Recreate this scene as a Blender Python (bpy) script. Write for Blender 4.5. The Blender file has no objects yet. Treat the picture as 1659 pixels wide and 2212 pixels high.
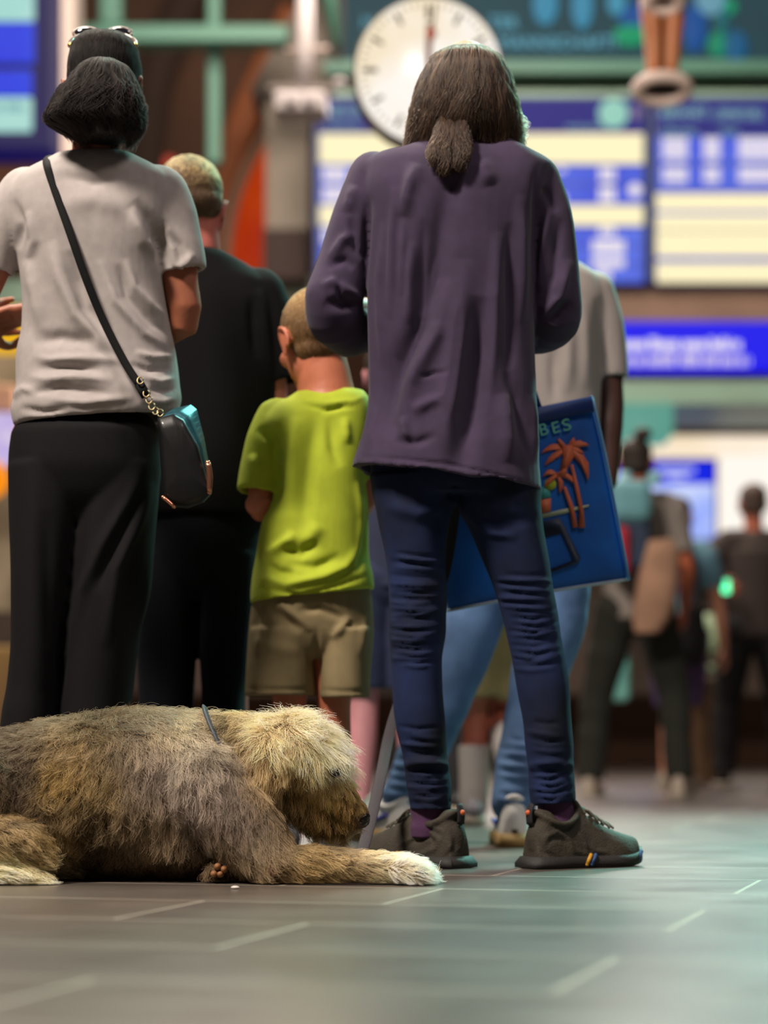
import bpy, bmesh, math, random
import numpy as np
from mathutils import Vector, Matrix, kdtree
random.seed(7); RNG = np.random.default_rng(7)
SC = bpy.context.scene
COL = SC.collection
# ------------------------------------------------------------------ camera, world, lights
F = 5000.0; CH = 0.28; HOR = 1595.0; CX = 829.5        # focal length in photo pixels, camera height, horizon row
cam = bpy.data.cameras.new('camera'); camo = bpy.data.objects.new('camera', cam); COL.objects.link(camo)
camo.location = (0, 0, CH); camo.rotation_euler = (math.pi/2, 0, 0)
cam.sensor_fit = 'VERTICAL'; cam.sensor_height = 36.0; cam.lens = F/2212*36
cam.shift_y = (HOR-1106)/2212; cam.clip_start = .05; cam.clip_end = 200
cam.dof.use_dof = True; cam.dof.focus_distance = 4.62; cam.dof.aperture_fstop = 1.9; cam.dof.aperture_blades = 0
SC.camera = camo
vs = SC.view_settings; vs.view_transform = 'Standard'; vs.look = 'None'; vs.gamma = 1; vs.use_curve_mapping = False
vs.exposure = 0.12
w = bpy.data.worlds.new('world'); SC.world = w; w.use_nodes = True
w.node_tree.nodes['Background'].inputs[0].default_value = (.44, .37, .33, 1)
w.node_tree.nodes['Background'].inputs[1].default_value = .105
def lamp(name, loc, target, energy, color, size, sy=None, spread=180):
    l = bpy.data.lights.new(name, 'AREA'); l.energy = energy; l.color = color; l.spread = math.radians(spread);
    l.shape = 'RECTANGLE'; l.size = size; l.size_y = sy or size
    o = bpy.data.objects.new(name, l); COL.objects.link(o); o.location = loc
    d = Vector(target)-Vector(loc); o.rotation_euler = d.to_track_quat('-Z', 'Y').to_euler()
    return o
lamp('hall_and_fill_lamp', (-3.1, 1.7, 6.4), (0, 5, .7), 760, (1, .88, .76), 1.0)          # warm key lamp standing for the hall ceiling lights, high on the left
lamp('hall_and_fill_lamp', (2.2, 2.2, 5.6), (.1, 5, .8), 80, (1, .86, .80), 1.2)  # added weak fill from the right, for the boy
lamp('hall_and_fill_lamp', (-1.4, 6.6, 5.6), (-.4, 4.8, .6), 260, (1, .9, .76), 1.2)
lamp('hall_and_fill_lamp', (0, 12.5, 7.5), (.5, 20, 2), 620, (1, .86, .72), 3)  # added back light that brightens the rear wall
lamp('hall_and_fill_lamp', (.4, 16.5, 6.2), (.2, 3, 0), 620, (1, .82, .74), 3.0)  # added warm lamp facing the camera, for the pale floor sheen
lamp('screen_glow_fill', (1.9, 9.2, 5.8), (1.0, 5.2, 0), 62, (.36, 1, .86), 1.4, spread=70)       # added lamp standing in for the screens' green glow on the floor
lamp('screen_glow_fill', (3.6, 10.6, 5.4), (2.3, 6.2, 0), 115, (.36, 1, .86), 1.2, spread=50)  # second added lamp, for the teal patch on the right of the floor
# ------------------------------------------------------------------ helpers
def P(px, py, D): return np.array([(px-CX)*D/F, D, CH+(HOR-py)*D/F])
def lin(h):
    h = h.lstrip('#'); o = []
    for i in (0, 2, 4):
        c = int(h[i:i+2], 16)/255; o.append(c/12.92 if c <= .04045 else ((c+.055)/1.055)**2.4)
    return tuple(o)
MATS = {}
def M(name, hexc, rough=.8, metal=0., bump=0., bs=300., var=0., vs_=6., emit=0., hex2=None, sheen=0., coat=0., spec=.5):
    if name in MATS: return MATS[name]
    m = bpy.data.materials.new(name); m.use_nodes = True; nt = m.node_tree; b = nt.nodes['Principled BSDF']
    c = lin(hexc); b.inputs['Base Color'].default_value = (*c, 1); b.inputs['Roughness'].default_value = rough
    b.inputs['Metallic'].default_value = metal; b.inputs['Sheen Weight'].default_value = sheen
    b.inputs['Coat Weight'].default_value = coat; b.inputs['Specular IOR Level'].default_value = spec
    if emit: b.inputs['Specular IOR Level'].default_value = .03; b.inputs['Base Color'].default_value = (.02, .02, .02, 1); b.inputs['Emission Color'].default_value = (*c, 1); b.inputs['Emission Strength'].default_value = emit
    tc = nt.nodes.new('ShaderNodeTexCoord')
    if var or hex2:
        n = nt.nodes.new('ShaderNodeTexNoise'); n.inputs['Scale'].default_value = vs_; n.inputs['Detail'].default_value = 4
        nt.links.new(tc.outputs['Object'], n.inputs['Vector'])
        r = nt.nodes.new('ShaderNodeValToRGB'); c2 = lin(hex2) if hex2 else tuple(min(1, x*(1+var)) for x in c)
        c1 = c if hex2 else tuple(x*(1-var) for x in c)
        r.color_ramp.elements[0].color = (*c1, 1); r.color_ramp.elements[1].color = (*c2, 1)
        r.color_ramp.elements[0].position = .35; r.color_ramp.elements[1].position = .65
        nt.links.new(n.outputs[0], r.inputs[0]); nt.links.new(r.outputs[0], b.inputs['Emission Color' if emit else 'Base Color'])
    if bump:
        n = nt.nodes.new('ShaderNodeTexNoise'); n.inputs['Scale'].default_value = bs; n.inputs['Detail'].default_value = 3
        nt.links.new(tc.outputs['Object'], n.inputs['Vector'])
        bp = nt.nodes.new('ShaderNodeBump'); bp.inputs['Strength'].default_value = bump; bp.inputs['Distance'].default_value = .002
        nt.links.new(n.outputs[0], bp.inputs['Height']); nt.links.new(bp.outputs[0], b.inputs['Normal'])
    MATS[name] = m; return m
WL = {}
def root(name, label, cat, loc=(0, 0, 0), group=None):
    o = bpy.data.objects.new(name, None); COL.objects.link(o); o.location = loc; WL[o.name] = np.array(loc, float)
    o['label'] = label; o['category'] = cat; o.empty_display_size = .1
    if group: o['group'] = group
    return o
def mk(name, V, Fc, mat, parent=None, smooth=True, label=None, cat=None, group=None, kind=None):
    V = np.asarray(V, float); off = WL[parent.name] if parent else np.zeros(3)
    me = bpy.data.meshes.new(name); me.from_pydata((V-off).tolist(), [], [tuple(f) for f in Fc]); me.update()
    if smooth: me.polygons.foreach_set('use_smooth', [True]*len(me.polygons))
    o = bpy.data.objects.new(name, me); COL.objects.link(o)
    if mat: me.materials.append(mat)
    if parent: o.parent = parent
    WL[o.name] = off
    if label: o['label'] = label
    if cat: o['category'] = cat
    if group: o['group'] = group
    if kind: o['kind'] = kind
    return o
def norm(v): v = np.asarray(v, float); return v/max(1e-9, np.linalg.norm(v))
_ico = None
def icosphere():
    global _ico
    if _ico is None:
        bm = bmesh.new(); bmesh.ops.create_icosphere(bm, subdivisions=3, radius=1)
        _ico = (np.array([v.co[:] for v in bm.verts]), [[v.index for v in f.verts] for f in bm.faces]); bm.free()
    return _ico
def frame(d, up=(0, 0, 1)):
    d = norm(d); u = np.asarray(up, float)
    if abs(d@norm(u)) > .96: u = np.array([0, 1., 0])
    s = norm(np.cross(d, u)); return s, norm(np.cross(s, d)), d
class Soup:
    def __init__(s): s.V = []; s.F = []; s.n = 0
    def add(s, V, Fc):
        V = np.asarray(V, float); s.V.append(V); s.F += [[i+s.n for i in f] for f in Fc]; s.n += len(V); return s
    def ball(s, c, r, axes=None):
        V, Fc = icosphere(); r = np.ones(3)*r if np.isscalar(r) else np.array(r, float)
        W = V*r
        if axes is not None: W = W@np.array(axes)
        return s.add(W+np.array(c), Fc)
    def rings(s, R, cap=True):
        n = len(R[0]); V = np.concatenate(R); Fc = []
        for i in range(len(R)-1):
            for j in range(n):
                k = (j+1) % n; Fc.append([i*n+j, i*n+k, (i+1)*n+k, (i+1)*n+j])
        if cap: Fc.append(list(range(n))[::-1]); Fc.append([(len(R)-1)*n+j for j in range(n)])
        return s.add(V, Fc)
    def chain(s, pts, rad, balls=True, n=20, flat=1.0, up=(0, 0, 1), lip=False, sub=4):
        """rounded tube through pts; flat squeezes the section along its 'up' axis; lip hollows the far end"""
        pts = np.array(pts, float); rad = np.array(rad, float)
        if len(pts) > 2 and sub > 1: pts, rad = spline(pts, rad, sub)
        R = []; a = None
        for i in range(len(pts)):
            d = norm(pts[min(i+1, len(pts)-1)]-pts[max(i-1, 0)])
            if a is None: a, b, _ = frame(d, up)
            else: a = norm(a-d*(a@d)); b = norm(np.cross(a, d))
            t = np.linspace(0, 2*math.pi, n, endpoint=False)[:, None]
            R.append(pts[i]+rad[i]*(np.cos(t)*a+np.sin(t)*b*flat))
        if lip:
            c = pts[-1]; d = norm(pts[-1]-pts[-2])
            R.append(c+(R[-1]-c)*.84); R.append(c-d*.035+(R[-1]-c)*.95)
        s.rings(R)
        if balls:
            s.ball(pts[0], rad[0]*min(1, flat))
            if not lip: s.ball(pts[-1], rad[-1]*min(1, flat))
        return s
    def build(s, name, mat, parent=None, vox=None, smooth=2, sculpt=None, fn=None, **k):
        V = np.concatenate(s.V); Fc = s.F
        if vox: V, Fc = remesh(V, Fc, vox, smooth)
        if sculpt is not None or fn is not None:
            N = vnormals(V, Fc)
            if fn is not None: V = V+N*np.asarray(fn(V, N))[:, None]
            if sculpt is not None: V = carve(V, N, sculpt)
        return mk(name, V, Fc, mat, parent, **k)
def spline(pts, rad, sub):
    n = len(pts); Q = []; r = []
    for i in range(n-1):
        p0, p1, p2, p3 = pts[max(i-1, 0)], pts[i], pts[i+1], pts[min(i+2, n-1)]
        for k in range(sub):
            t = k/sub; t2 = t*t; t3 = t2*t
            Q.append(.5*((2*p1)+(-p0+p2)*t+(2*p0-5*p1+4*p2-p3)*t2+(-p0+3*p1-3*p2+p3)*t3)); r.append(rad[i]*(1-t)+rad[i+1]*t)
    Q.append(pts[-1]); r.append(rad[-1]); return np.array(Q), np.array(r)
def remesh(V, Fc, vox, smooth):
    me = bpy.data.meshes.new('tmp'); me.from_pydata(V.tolist(), [], [tuple(f) for f in Fc]); me.update()
    o = bpy.data.objects.new('tmp', me); COL.objects.link(o)
    r = o.modifiers.new('r', 'REMESH'); r.mode = 'VOXEL'; r.voxel_size = vox; r.adaptivity = 0
    if smooth:
        q = o.modifiers.new('s', 'SMOOTH'); q.factor = .5; q.iterations = smooth
    dg = bpy.context.evaluated_depsgraph_get(); ev = o.evaluated_get(dg); m2 = ev.to_mesh()
    nv = len(m2.vertices); W = np.empty(nv*3); m2.vertices.foreach_get('co', W); W = W.reshape(-1, 3)
    lp = np.empty(len(m2.loops), int); m2.loops.foreach_get('vertex_index', lp)
    st = np.empty(len(m2.polygons), int); m2.polygons.foreach_get('loop_start', st)
    tt = np.empty(len(m2.polygons), int); m2.polygons.foreach_get('loop_total', tt)
    G = [lp[a:a+b].tolist() for a, b in zip(st, tt)]
    ev.to_mesh_clear(); bpy.data.objects.remove(o); bpy.data.meshes.remove(me)
    return W, G
def vnormals(V, Fc):
    me = bpy.data.meshes.new('tmp'); me.from_pydata(V.tolist(), [], [tuple(f) for f in Fc]); me.update()
    N = np.empty(len(V)*3); me.vertices.foreach_get('normal', N); bpy.data.meshes.remove(me); return N.reshape(-1, 3)
def pix(V): return CX+F*V[:, 0]/V[:, 1], HOR-F*(V[:, 2]-CH)/V[:, 1]
def carve(V, N, strokes):
    """press folds into cloth: (polyline, width, depth in m); negative depth makes a valley. Acts on the side turned to the street of the camera"""
    u, v = pix(V); face = np.clip(-N[:, 1]*2.2+.15, 0, 1); tot = np.zeros(len(V))
    for pl, wd, am in strokes:
        pl = np.array(pl, float); L = np.linalg.norm(np.diff(pl, axis=0), axis=1); cum = np.concatenate([[0], np.cumsum(L)])
        best = np.full(len(V), 1e9); bt = np.zeros(len(V))
        for i in range(len(pl)-1):
            a, b = pl[i], pl[i+1]; d = b-a; t = np.clip(((u-a[0])*d[0]+(v-a[1])*d[1])/(d@d), 0, 1)
            q = np.hypot(u-a[0]-t*d[0], v-a[1]-t*d[1]); m = q < best; best[m] = q[m]; bt[m] = ((cum[i]+t*L[i])/cum[-1])[m]
        am = max(-wd*.00105, min(wd*.00105, am)); tot += am*np.exp(-(best/wd)**2)*np.clip(np.sin(np.pi*np.clip(bt, 0, 1))*1.15, 0, 1)**.9
    return V+N*(np.clip(tot, -.024, .018)*face)[:, None]
def interp_rows(rows, step):
    rows = [tuple(r)+(0,)*(6-len(r)) for r in rows]; A = np.array(rows, float); y = A[:, 0]
    n = max(len(rows), int((y[-1]-y[0])/step)+1); yy = np.linspace(y[0], y[-1], n); out = [yy]
    for c in range(1, 6):
        f = A[:, c]; h = np.diff(y); dl = np.diff(f)/h; m = np.zeros(len(y)); m[0] = dl[0]; m[-1] = dl[-1]
        for i in range(1, len(y)-1): m[i] = 0 if dl[i-1]*dl[i] <= 0 else 2*dl[i-1]*dl[i]/(dl[i-1]+dl[i])
        k = np.clip(np.searchsorted(y, yy, side='right')-1, 0, len(y)-2); t = (yy-y[k])/h[k]
        out.append((1+2*t)*(1-t)**2*f[k]+t*(1-t)**2*h[k]*m[k]+t*t*(3-2*t)*f[k+1]+t*t*(t-1)*h[k]*m[k+1])
    return np.array(out).T
def ringof(r, D, n=44, e=2.3):
    y, xl, xr, b, dD, tilt = r; Dc = D+dD; a = (xr-xl)/2*Dc/F; c = P((xl+xr)/2, y, Dc)
    t = np.linspace(0, 2*math.pi, n, endpoint=False); ct, st = np.cos(t), np.sin(t)
    X = np.sign(ct)*np.abs(ct)**(2/e); Y = np.sign(st)*np.abs(st)**(2/e)
    return np.stack([c[0]+a*X, c[1]+b*Y, c[2]-tilt*X*Dc/F], 1)
def rowloft(soup, rows, D, step=10, lip=False, toplip=False, n=44, e=2.3):
    """garment or limb whose left and right outline is given per row: (y, x_left, x_right, half_depth, depth_offset, tilt)"""
    R = [ringof(r, D, n, e) for r in interp_rows(rows, step)]
    if lip:
        c = R[-1].mean(0); R.append(c+(R[-1]-c)*.91); R.append(c+(R[-1]-c)*.97+np.array([0, 0, .05]))
    if toplip:
        c = R[0].mean(0); r1 = c+(R[0]-c)*.86; r2 = c+(r1-c)*.97-np.array([0, 0, .03]); R = [r2, r1]+R
    soup.rings(R[::-1]); return soup
def box(c, s, rot=None):
    c = np.array(c, float); s = np.array(s, float)/2
    V = np.array([[x, y, z] for x in (-1, 1) for y in (-1, 1) for z in (-1, 1)])*s
    if rot is not None: V = V@np.array(rot).T
    return V+c, [[0, 1, 3, 2], [4, 6, 7, 5], [0, 4, 5, 1], [2, 3, 7, 6], [0, 2, 6, 4], [1, 5, 7, 3]]
def pbox(name, x0, y0, x1, y1, D, depth, mat, parent=None, bev=0, **k):
    a = P(x0, y1, D); b = P(x1, y0, D); V, Fc = box([(a[0]+b[0])/2, D+depth/2, (a[2]+b[2])/2], [b[0]-a[0], depth, b[2]-a[2]])
    o = mk(name, V, Fc, mat, parent, smooth=False, **k)
    if bev:
        m = o.modifiers.new('bevel', 'BEVEL'); m.width = bev; m.segments = 3
    return o
def plates(rects, D, th=.008):
    s = Soup()
    for (x0, y0, x1, y1) in rects:
        a = P(x0, y1, D); b = P(x1, y0, D); s.add(*box([(a[0]+b[0])/2, D, (a[2]+b[2])/2], [b[0]-a[0], th, b[2]-a[2]]))
    return s
def disc(cx, cy, D, r, th=.01, n=40, ry=None):
    c = P(cx, cy, D); t = np.linspace(0, 2*math.pi, n, endpoint=False); ry = ry or r
    A = np.stack([c[0]+r*np.cos(t), np.full(n, c[1]), c[2]+ry*np.sin(t)], 1); B = A.copy(); B[:, 1] += th
    return Soup().rings([A, B])
def poly_prism(pts, D, th):
    A = np.array([P(x, y, D) for x, y in pts]); B = A.copy(); B[:, 1] += th
    return Soup().rings([A, B])
def text(name, s, px, py, D, hpx, mat, parent, ex=.004, width=None, rot=None, align='LEFT'):
    cu = bpy.data.curves.new(name, 'FONT'); cu.body = s; cu.size = 1; cu.extrude = ex; cu.align_x = align
    t = bpy.data.objects.new('tmp', cu); COL.objects.link(t)
    dg = bpy.context.evaluated_depsgraph_get(); ev = t.evaluated_get(dg); me = bpy.data.meshes.new_from_object(ev)
    bpy.data.objects.remove(t)
    V = np.array([v.co[:] for v in me.vertices]); Fc = [list(p.vertices) for p in me.polygons]; bpy.data.meshes.remove(me)
    h = hpx*D/F; sx = h/.72; wd = V[:, 0].max()-V[:, 0].min(); kx = (width*D/F/wd) if width else sx
    c = P(px, py, D); L = np.stack([V[:, 0]*kx, V[:, 2]*-1, V[:, 1]*sx], 1)
    if rot is not None: L = L@np.array(rot).T
    return mk(name, L+c, Fc, mat, parent, smooth=False)
def strands(name, pos, radius, colors, mat, parent):
    """pos (N,K,3): real hair curves"""
    N, K, _ = pos.shape; off = WL[parent.name]
    hc = bpy.data.hair_curves.new(name); hc.add_curves([K]*N)
    hc.position_data.foreach_set('vector', (pos-off).astype(np.float32).ravel())
    r = hc.attributes.get('radius') or hc.attributes.new('radius', 'FLOAT', 'POINT')
    r.data.foreach_set('value', np.tile(radius, (N, 1)).astype(np.float32).ravel() if np.ndim(radius) == 1 else radius.astype(np.float32).ravel())
    a = hc.attributes.new('coat', 'FLOAT_COLOR', 'POINT')
    C = np.ones((N, K, 4), np.float32); C[:, :, :3] = colors; a.data.foreach_set('color', C.ravel())
    hc.materials.append(mat); o = bpy.data.objects.new(name, hc); COL.objects.link(o); o.parent = parent; WL[o.name] = off
    return o
def hairmat(name, rough=.45, diffuse=.5):
    if name in MATS: return MATS[name]
    m = bpy.data.materials.new(name); m.use_nodes = True; nt = m.node_tree; nt.nodes.clear()
    at = nt.nodes.new('ShaderNodeAttribute'); at.attribute_name = 'coat'
    h = nt.nodes.new('ShaderNodeBsdfHairPrincipled'); h.parametrization = 'COLOR'; h.inputs['Roughness'].default_value = rough
    h.inputs['Radial Roughness'].default_value = .5
    d = nt.nodes.new('ShaderNodeBsdfDiffuse'); mx = nt.nodes.new('ShaderNodeMixShader'); mx.inputs[0].default_value = diffuse
    o = nt.nodes.new('ShaderNodeOutputMaterial')
    nt.links.new(at.outputs['Color'], h.inputs['Color']); nt.links.new(at.outputs['Color'], d.inputs['Color'])
    nt.links.new(h.outputs[0], mx.inputs[1]); nt.links.new(d.outputs[0], mx.inputs[2]); nt.links.new(mx.outputs[0], o.inputs[0])
    MATS[name] = m; return m
def loft_hair(name, rows, D, N, mat, parent, cols, t0=(0, .25), t1=(.8, 1.04), K=9, out=(.001, .009), rad=.0006, wav=.004, step=8, e=2.2, lock=0):
    """strands that run down a lofted hair volume"""
    R = np.array([ringof(r, D, 72, e) for r in interp_rows(rows, step)]); m = len(R); C = R.mean(1)
    ph = RNG.uniform(0, 72, N); a = RNG.uniform(*t0, N); b = RNG.uniform(*t1, N); pos = np.zeros((N, K, 3)); dr = RNG.uniform(*out, N)
    sw = RNG.normal(0, 1.0, N); f = RNG.uniform(2, 5, N); p0 = RNG.uniform(0, 6.28, N); tone = np.ones((N, 1))
    if lock:
        lc = RNG.uniform(0, 72, lock); lo = RNG.normal(0, 1, lock); li = np.argmin(np.abs(((ph[:, None]-lc)+36) % 72-36), axis=1); sw = sw*.4+lo[li]*1.0; f = f*.15+RNG.uniform(2, 5, lock)[li]; p0 = p0*.12+RNG.uniform(0, 6.28, lock)[li]; b = b*.6+.4*RNG.uniform(*t1, lock)[li]; dr = dr*.5+RNG.uniform(*out, lock)[li]*.6; tone = (.55+.9*RNG.random(lock))[li][:, None]
    for k in range(K):
        s = k/(K-1); t = a+(b-a)*s; ti = np.clip(t, 0, 1)*(m-1); i = np.clip(ti.astype(int), 0, m-2); fr = (ti-i)[:, None]
        pp = ph+sw*s*2.0; j = np.floor(pp).astype(int) % 72; j2 = (j+1) % 72; fj = (pp-np.floor(pp))[:, None]
        q = (R[i, j]*(1-fj)+R[i, j2]*fj)*(1-fr)+(R[i+1, j]*(1-fj)+R[i+1, j2]*fj)*fr
        c = C[i]*(1-fr)+C[i+1]*fr; d = q-c; d /= np.maximum(1e-6, np.linalg.norm(d, axis=1))[:, None]
        q = q+d*(dr*(.3+.7*s))[:, None]; q[:, 0] += wav*np.sin(f*s*3+p0)*s; q[:, 2] -= np.clip(t-1, 0, 1)*.25
        pos[:, k] = q
    cl = np.array([lin(c) for c in cols]); w1 = RNG.random((N, 1)); ci = RNG.integers(0, len(cl), N); col = cl[ci]*(.75+.5*w1)*tone
    colors = np.repeat(col[:, None], K, 1)
    rr = rad*np.linspace(1, .45, K)
    return strands(name, pos, rr, colors, mat, parent)
def fur(name, base, guides, N, mat, parent, K=8, rad=.00045, clump=.6, per=28, curl=.25, keep=None, off=.0, sigma=40., lk=1., gain=1.):
    """coat on a mesh. guides: (x, y, dir_x, dir_y, length px, lift, colour, curl) in photo pixels, blended by distance"""
    V = np.array([v.co[:] for v in base.data.vertices])+WL[base.name]; T = []
    for p in base.data.polygons:
        q = p.vertices
        for i in range(1, len(q)-1): T.append((q[0], q[i], q[i+1]))
    T = np.array(T); A = V[T]; cr = np.cross(A[:, 1]-A[:, 0], A[:, 2]-A[:, 0]); ar = np.linalg.norm(cr, axis=1)
    Nf = cr/np.maximum(1e-12, ar)[:, None]; wgt = ar*np.where(Nf[:, 1] < .2, 1., .35)
    if keep is not None: wgt = wgt*keep(A.mean(1))
    idx = RNG.choice(len(T), N, p=wgt/wgt.sum()); r1 = np.sqrt(RNG.random(N)); r2 = RNG.random(N)
    B = A[idx]; p = B[:, 0]*(1-r1)[:, None]+B[:, 1]*(r1*(1-r2))[:, None]+B[:, 2]*(r1*r2)[:, None]; n = Nf[idx]
    u, v = pix(p); G = guides; gx = np.array([g[0] for g in G], float); gy = np.array([g[1] for g in G], float)
    d2 = (u[:, None]-gx)**2+(v[:, None]-gy)**2; w_ = np.exp(-(d2-d2.min(1)[:, None])/(2*sigma**2)); w_ /= w_.sum(1)[:, None]
    gd = np.array([norm([g[2], 0, -g[3]]) for g in G]); gl = np.array([g[4] for g in G], float); gf = np.array([g[5] for g in G], float)
    gc = np.array([lin(g[6]) for g in G]); gu = np.array([g[7] if len(g) > 7 else curl for g in G])
    d = w_@gd; L = (w_@gl)*4.5/F*lk*RNG.uniform(.5, 1.25, N); lift = w_@gf; cu = w_@gu
    wc = w_**2; wc /= wc.sum(1)[:, None]; col = (wc@gc)*gain
    d = d+RNG.normal(0, .22, (N, 3)); d -= n*(d*n).sum(1)[:, None]; d /= np.maximum(1e-6, np.linalg.norm(d, axis=1))[:, None]
    lift = np.clip(lift+RNG.normal(0, .12, N), .02, 2)
    d0 = d+n*lift[:, None]; d0 /= np.linalg.norm(d0, axis=1)[:, None]; side = np.cross(d0, n); side /= np.maximum(1e-6, np.linalg.norm(side, axis=1))[:, None]
    ph = RNG.uniform(0, 6.28, N); fq = RNG.uniform(5, 9, N); pos = np.zeros((N, K, 3)); root_ = p+n*off; cur = root_.copy()
    for k in range(K):
        s = k/(K-1)
        if k:
            dd = d0*(1-.55*s)[..., None] if np.ndim(s) else d0*(1-.55*s)+d*(.55*s); dd = dd+np.array([0, 0, -.22*s])
            dd /= np.linalg.norm(dd, axis=1)[:, None]; cur = cur+dd*(L/(K-1))[:, None]
        wob = (cu*L*.28*s)[:, None]
        pos[:, k] = cur+wob*(side*np.sin(fq*s+ph)[:, None]+n*np.cos(fq*s+ph)[:, None]*.6)
    nc = max(1, N//per); ce = RNG.choice(N, nc, replace=False); kd = kdtree.KDTree(nc)
    for i, c in enumerate(ce): kd.insert(root_[c], i)
    kd.balance(); near = np.array([ce[kd.find(q)[1]] for q in root_])
    for k in range(K):
        s = k/(K-1); f = (clump*s**1.1*RNG.uniform(.6, 1.1, N))[:, None]
        tgt = pos[near, k]+(root_-root_[near])*.12
        pos[:, k] = pos[:, k]*(1-f)+tgt*f
    pos[:, :, 2] = np.maximum(pos[:, :, 2], .002+RNG.random((N, 1))*.004)
    tone = (RNG.uniform(.7, 1.3, N)*np.where(RNG.random(N) < .14, .55, 1)*np.where(RNG.random(N) < .12, 1.35, 1))[:, None]
    tone = tone*(.66+.62*RNG.random(nc)[np.searchsorted(np.sort(ce), near)])[:, None]
    big = RNG.choice(N, max(2, N//420), replace=False); kb = kdtree.KDTree(len(big))
    for i, c in enumerate(big): kb.insert(root_[c], i)
    kb.balance(); tone = tone*(.70+.6*RNG.random(len(big)))[[kb.find(q+v_)[1] for q, v_ in zip(root_, RNG.normal(0, .006, (N, 3)))]][:, None] if N > 40000 else tone
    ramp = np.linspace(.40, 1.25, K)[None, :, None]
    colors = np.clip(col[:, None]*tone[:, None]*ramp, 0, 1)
    return strands(name, pos, rad*np.linspace(1, .3, K), colors, mat, parent)
# ------------------------------------------------------------------ anatomy
def head(s, c, fwd, up=(0, 0, 1), k=1.0, ears=True):
    c = np.array(c, float); f = norm(fwd); up = np.array(up, float); r = norm(np.cross(f, up)); u = norm(np.cross(r, f)); ax = [r, f, u]
    at = lambda x, y, z: c+k*(x*r+y*f+z*u)
    s.ball(at(0, -.012, .03), np.array([.074, .094, .088])*k, ax); s.ball(at(0, .03, -.035), np.array([.060, .062, .078])*k, ax)
    s.ball(at(0, .058, -.085), np.array([.034, .030, .026])*k, ax); s.ball(at(0, .062, .022), np.array([.056, .026, .024])*k, ax)
    s.chain([at(0, .084, .012), at(0, .103, -.026), at(0, .092, -.036)], [.010*k, .015*k, .014*k], sub=1)
    s.ball(at(0, .084, -.060), np.array([.026, .012, .009])*k, ax); s.ball(at(0, .082, -.071), np.array([.023, .012, .008])*k, ax)
    for q in (-1, 1):
        s.ball(at(.044*q, .060, -.025), np.array([.022, .024, .022])*k, ax); s.ball(at(.030*q, .076, .003), np.array([.013, .011, .008])*k, ax)
        if ears:
            s.ball(at(.078*q, -.004, -.012), np.array([.006, .018, .028])*k, [norm(r+f*-.35*q), norm(f+r*.35*q), u])
            t = np.linspace(-.9, 3.9, 9); s.chain([at((.080+.010*max(0, math.sin(a)))*q, -.006-.018*math.cos(a), -.008+.028*math.sin(a)) for a in t], [.0055*k]*9, sub=1, n=8)
            s.ball(at(.078*q, .004, -.040), np.array([.006, .009, .010])*k, ax)
def hand(s, wr, d, nrm, k=1., side=1, curl=.35, spread=.12):
    d = norm(d); n = norm(np.array(nrm)-d*(np.array(nrm)@d)); x = np.cross(d, n)*side; wr = np.array(wr, float)
    s.chain([wr, wr+d*.045*k, wr+d*.085*k], [.027*k, .040*k, .040*k], flat=.42, up=n, sub=2)
    for i, (ox, ln) in enumerate([(-.033, .072), (-.011, .082), (.011, .077), (.032, .060)]):
        p = wr+d*(.088*k)+x*ox*k; dd = norm(d+x*spread*(i-1.5)*.5); pts = [p]
        for j, f in enumerate((.45, .32, .25)):
            a = curl*(j+.6); p = p+(dd*math.cos(a)+n*math.sin(a))*ln*f*k; pts.append(p)
        s.chain(pts, [.0098*k, .0092*k, .0085*k, .0075*k], sub=2, n=10)
    p = wr+d*.028*k-x*.030*k; t1 = norm(d*.75-x*.75+n*.25); p2 = p+t1*.040*k; p3 = p2+norm(d-x*.3+n*.35)*.032*k; p4 = p3+norm(d+n*.5)*.026*k
    s.chain([p, p2, p3, p4], [.016*k, .0125*k, .0105*k, .0085*k], sub=2, n=10)
def limb(s, pts, rad): s.chain(pts, rad, sub=3, n=16)
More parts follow.
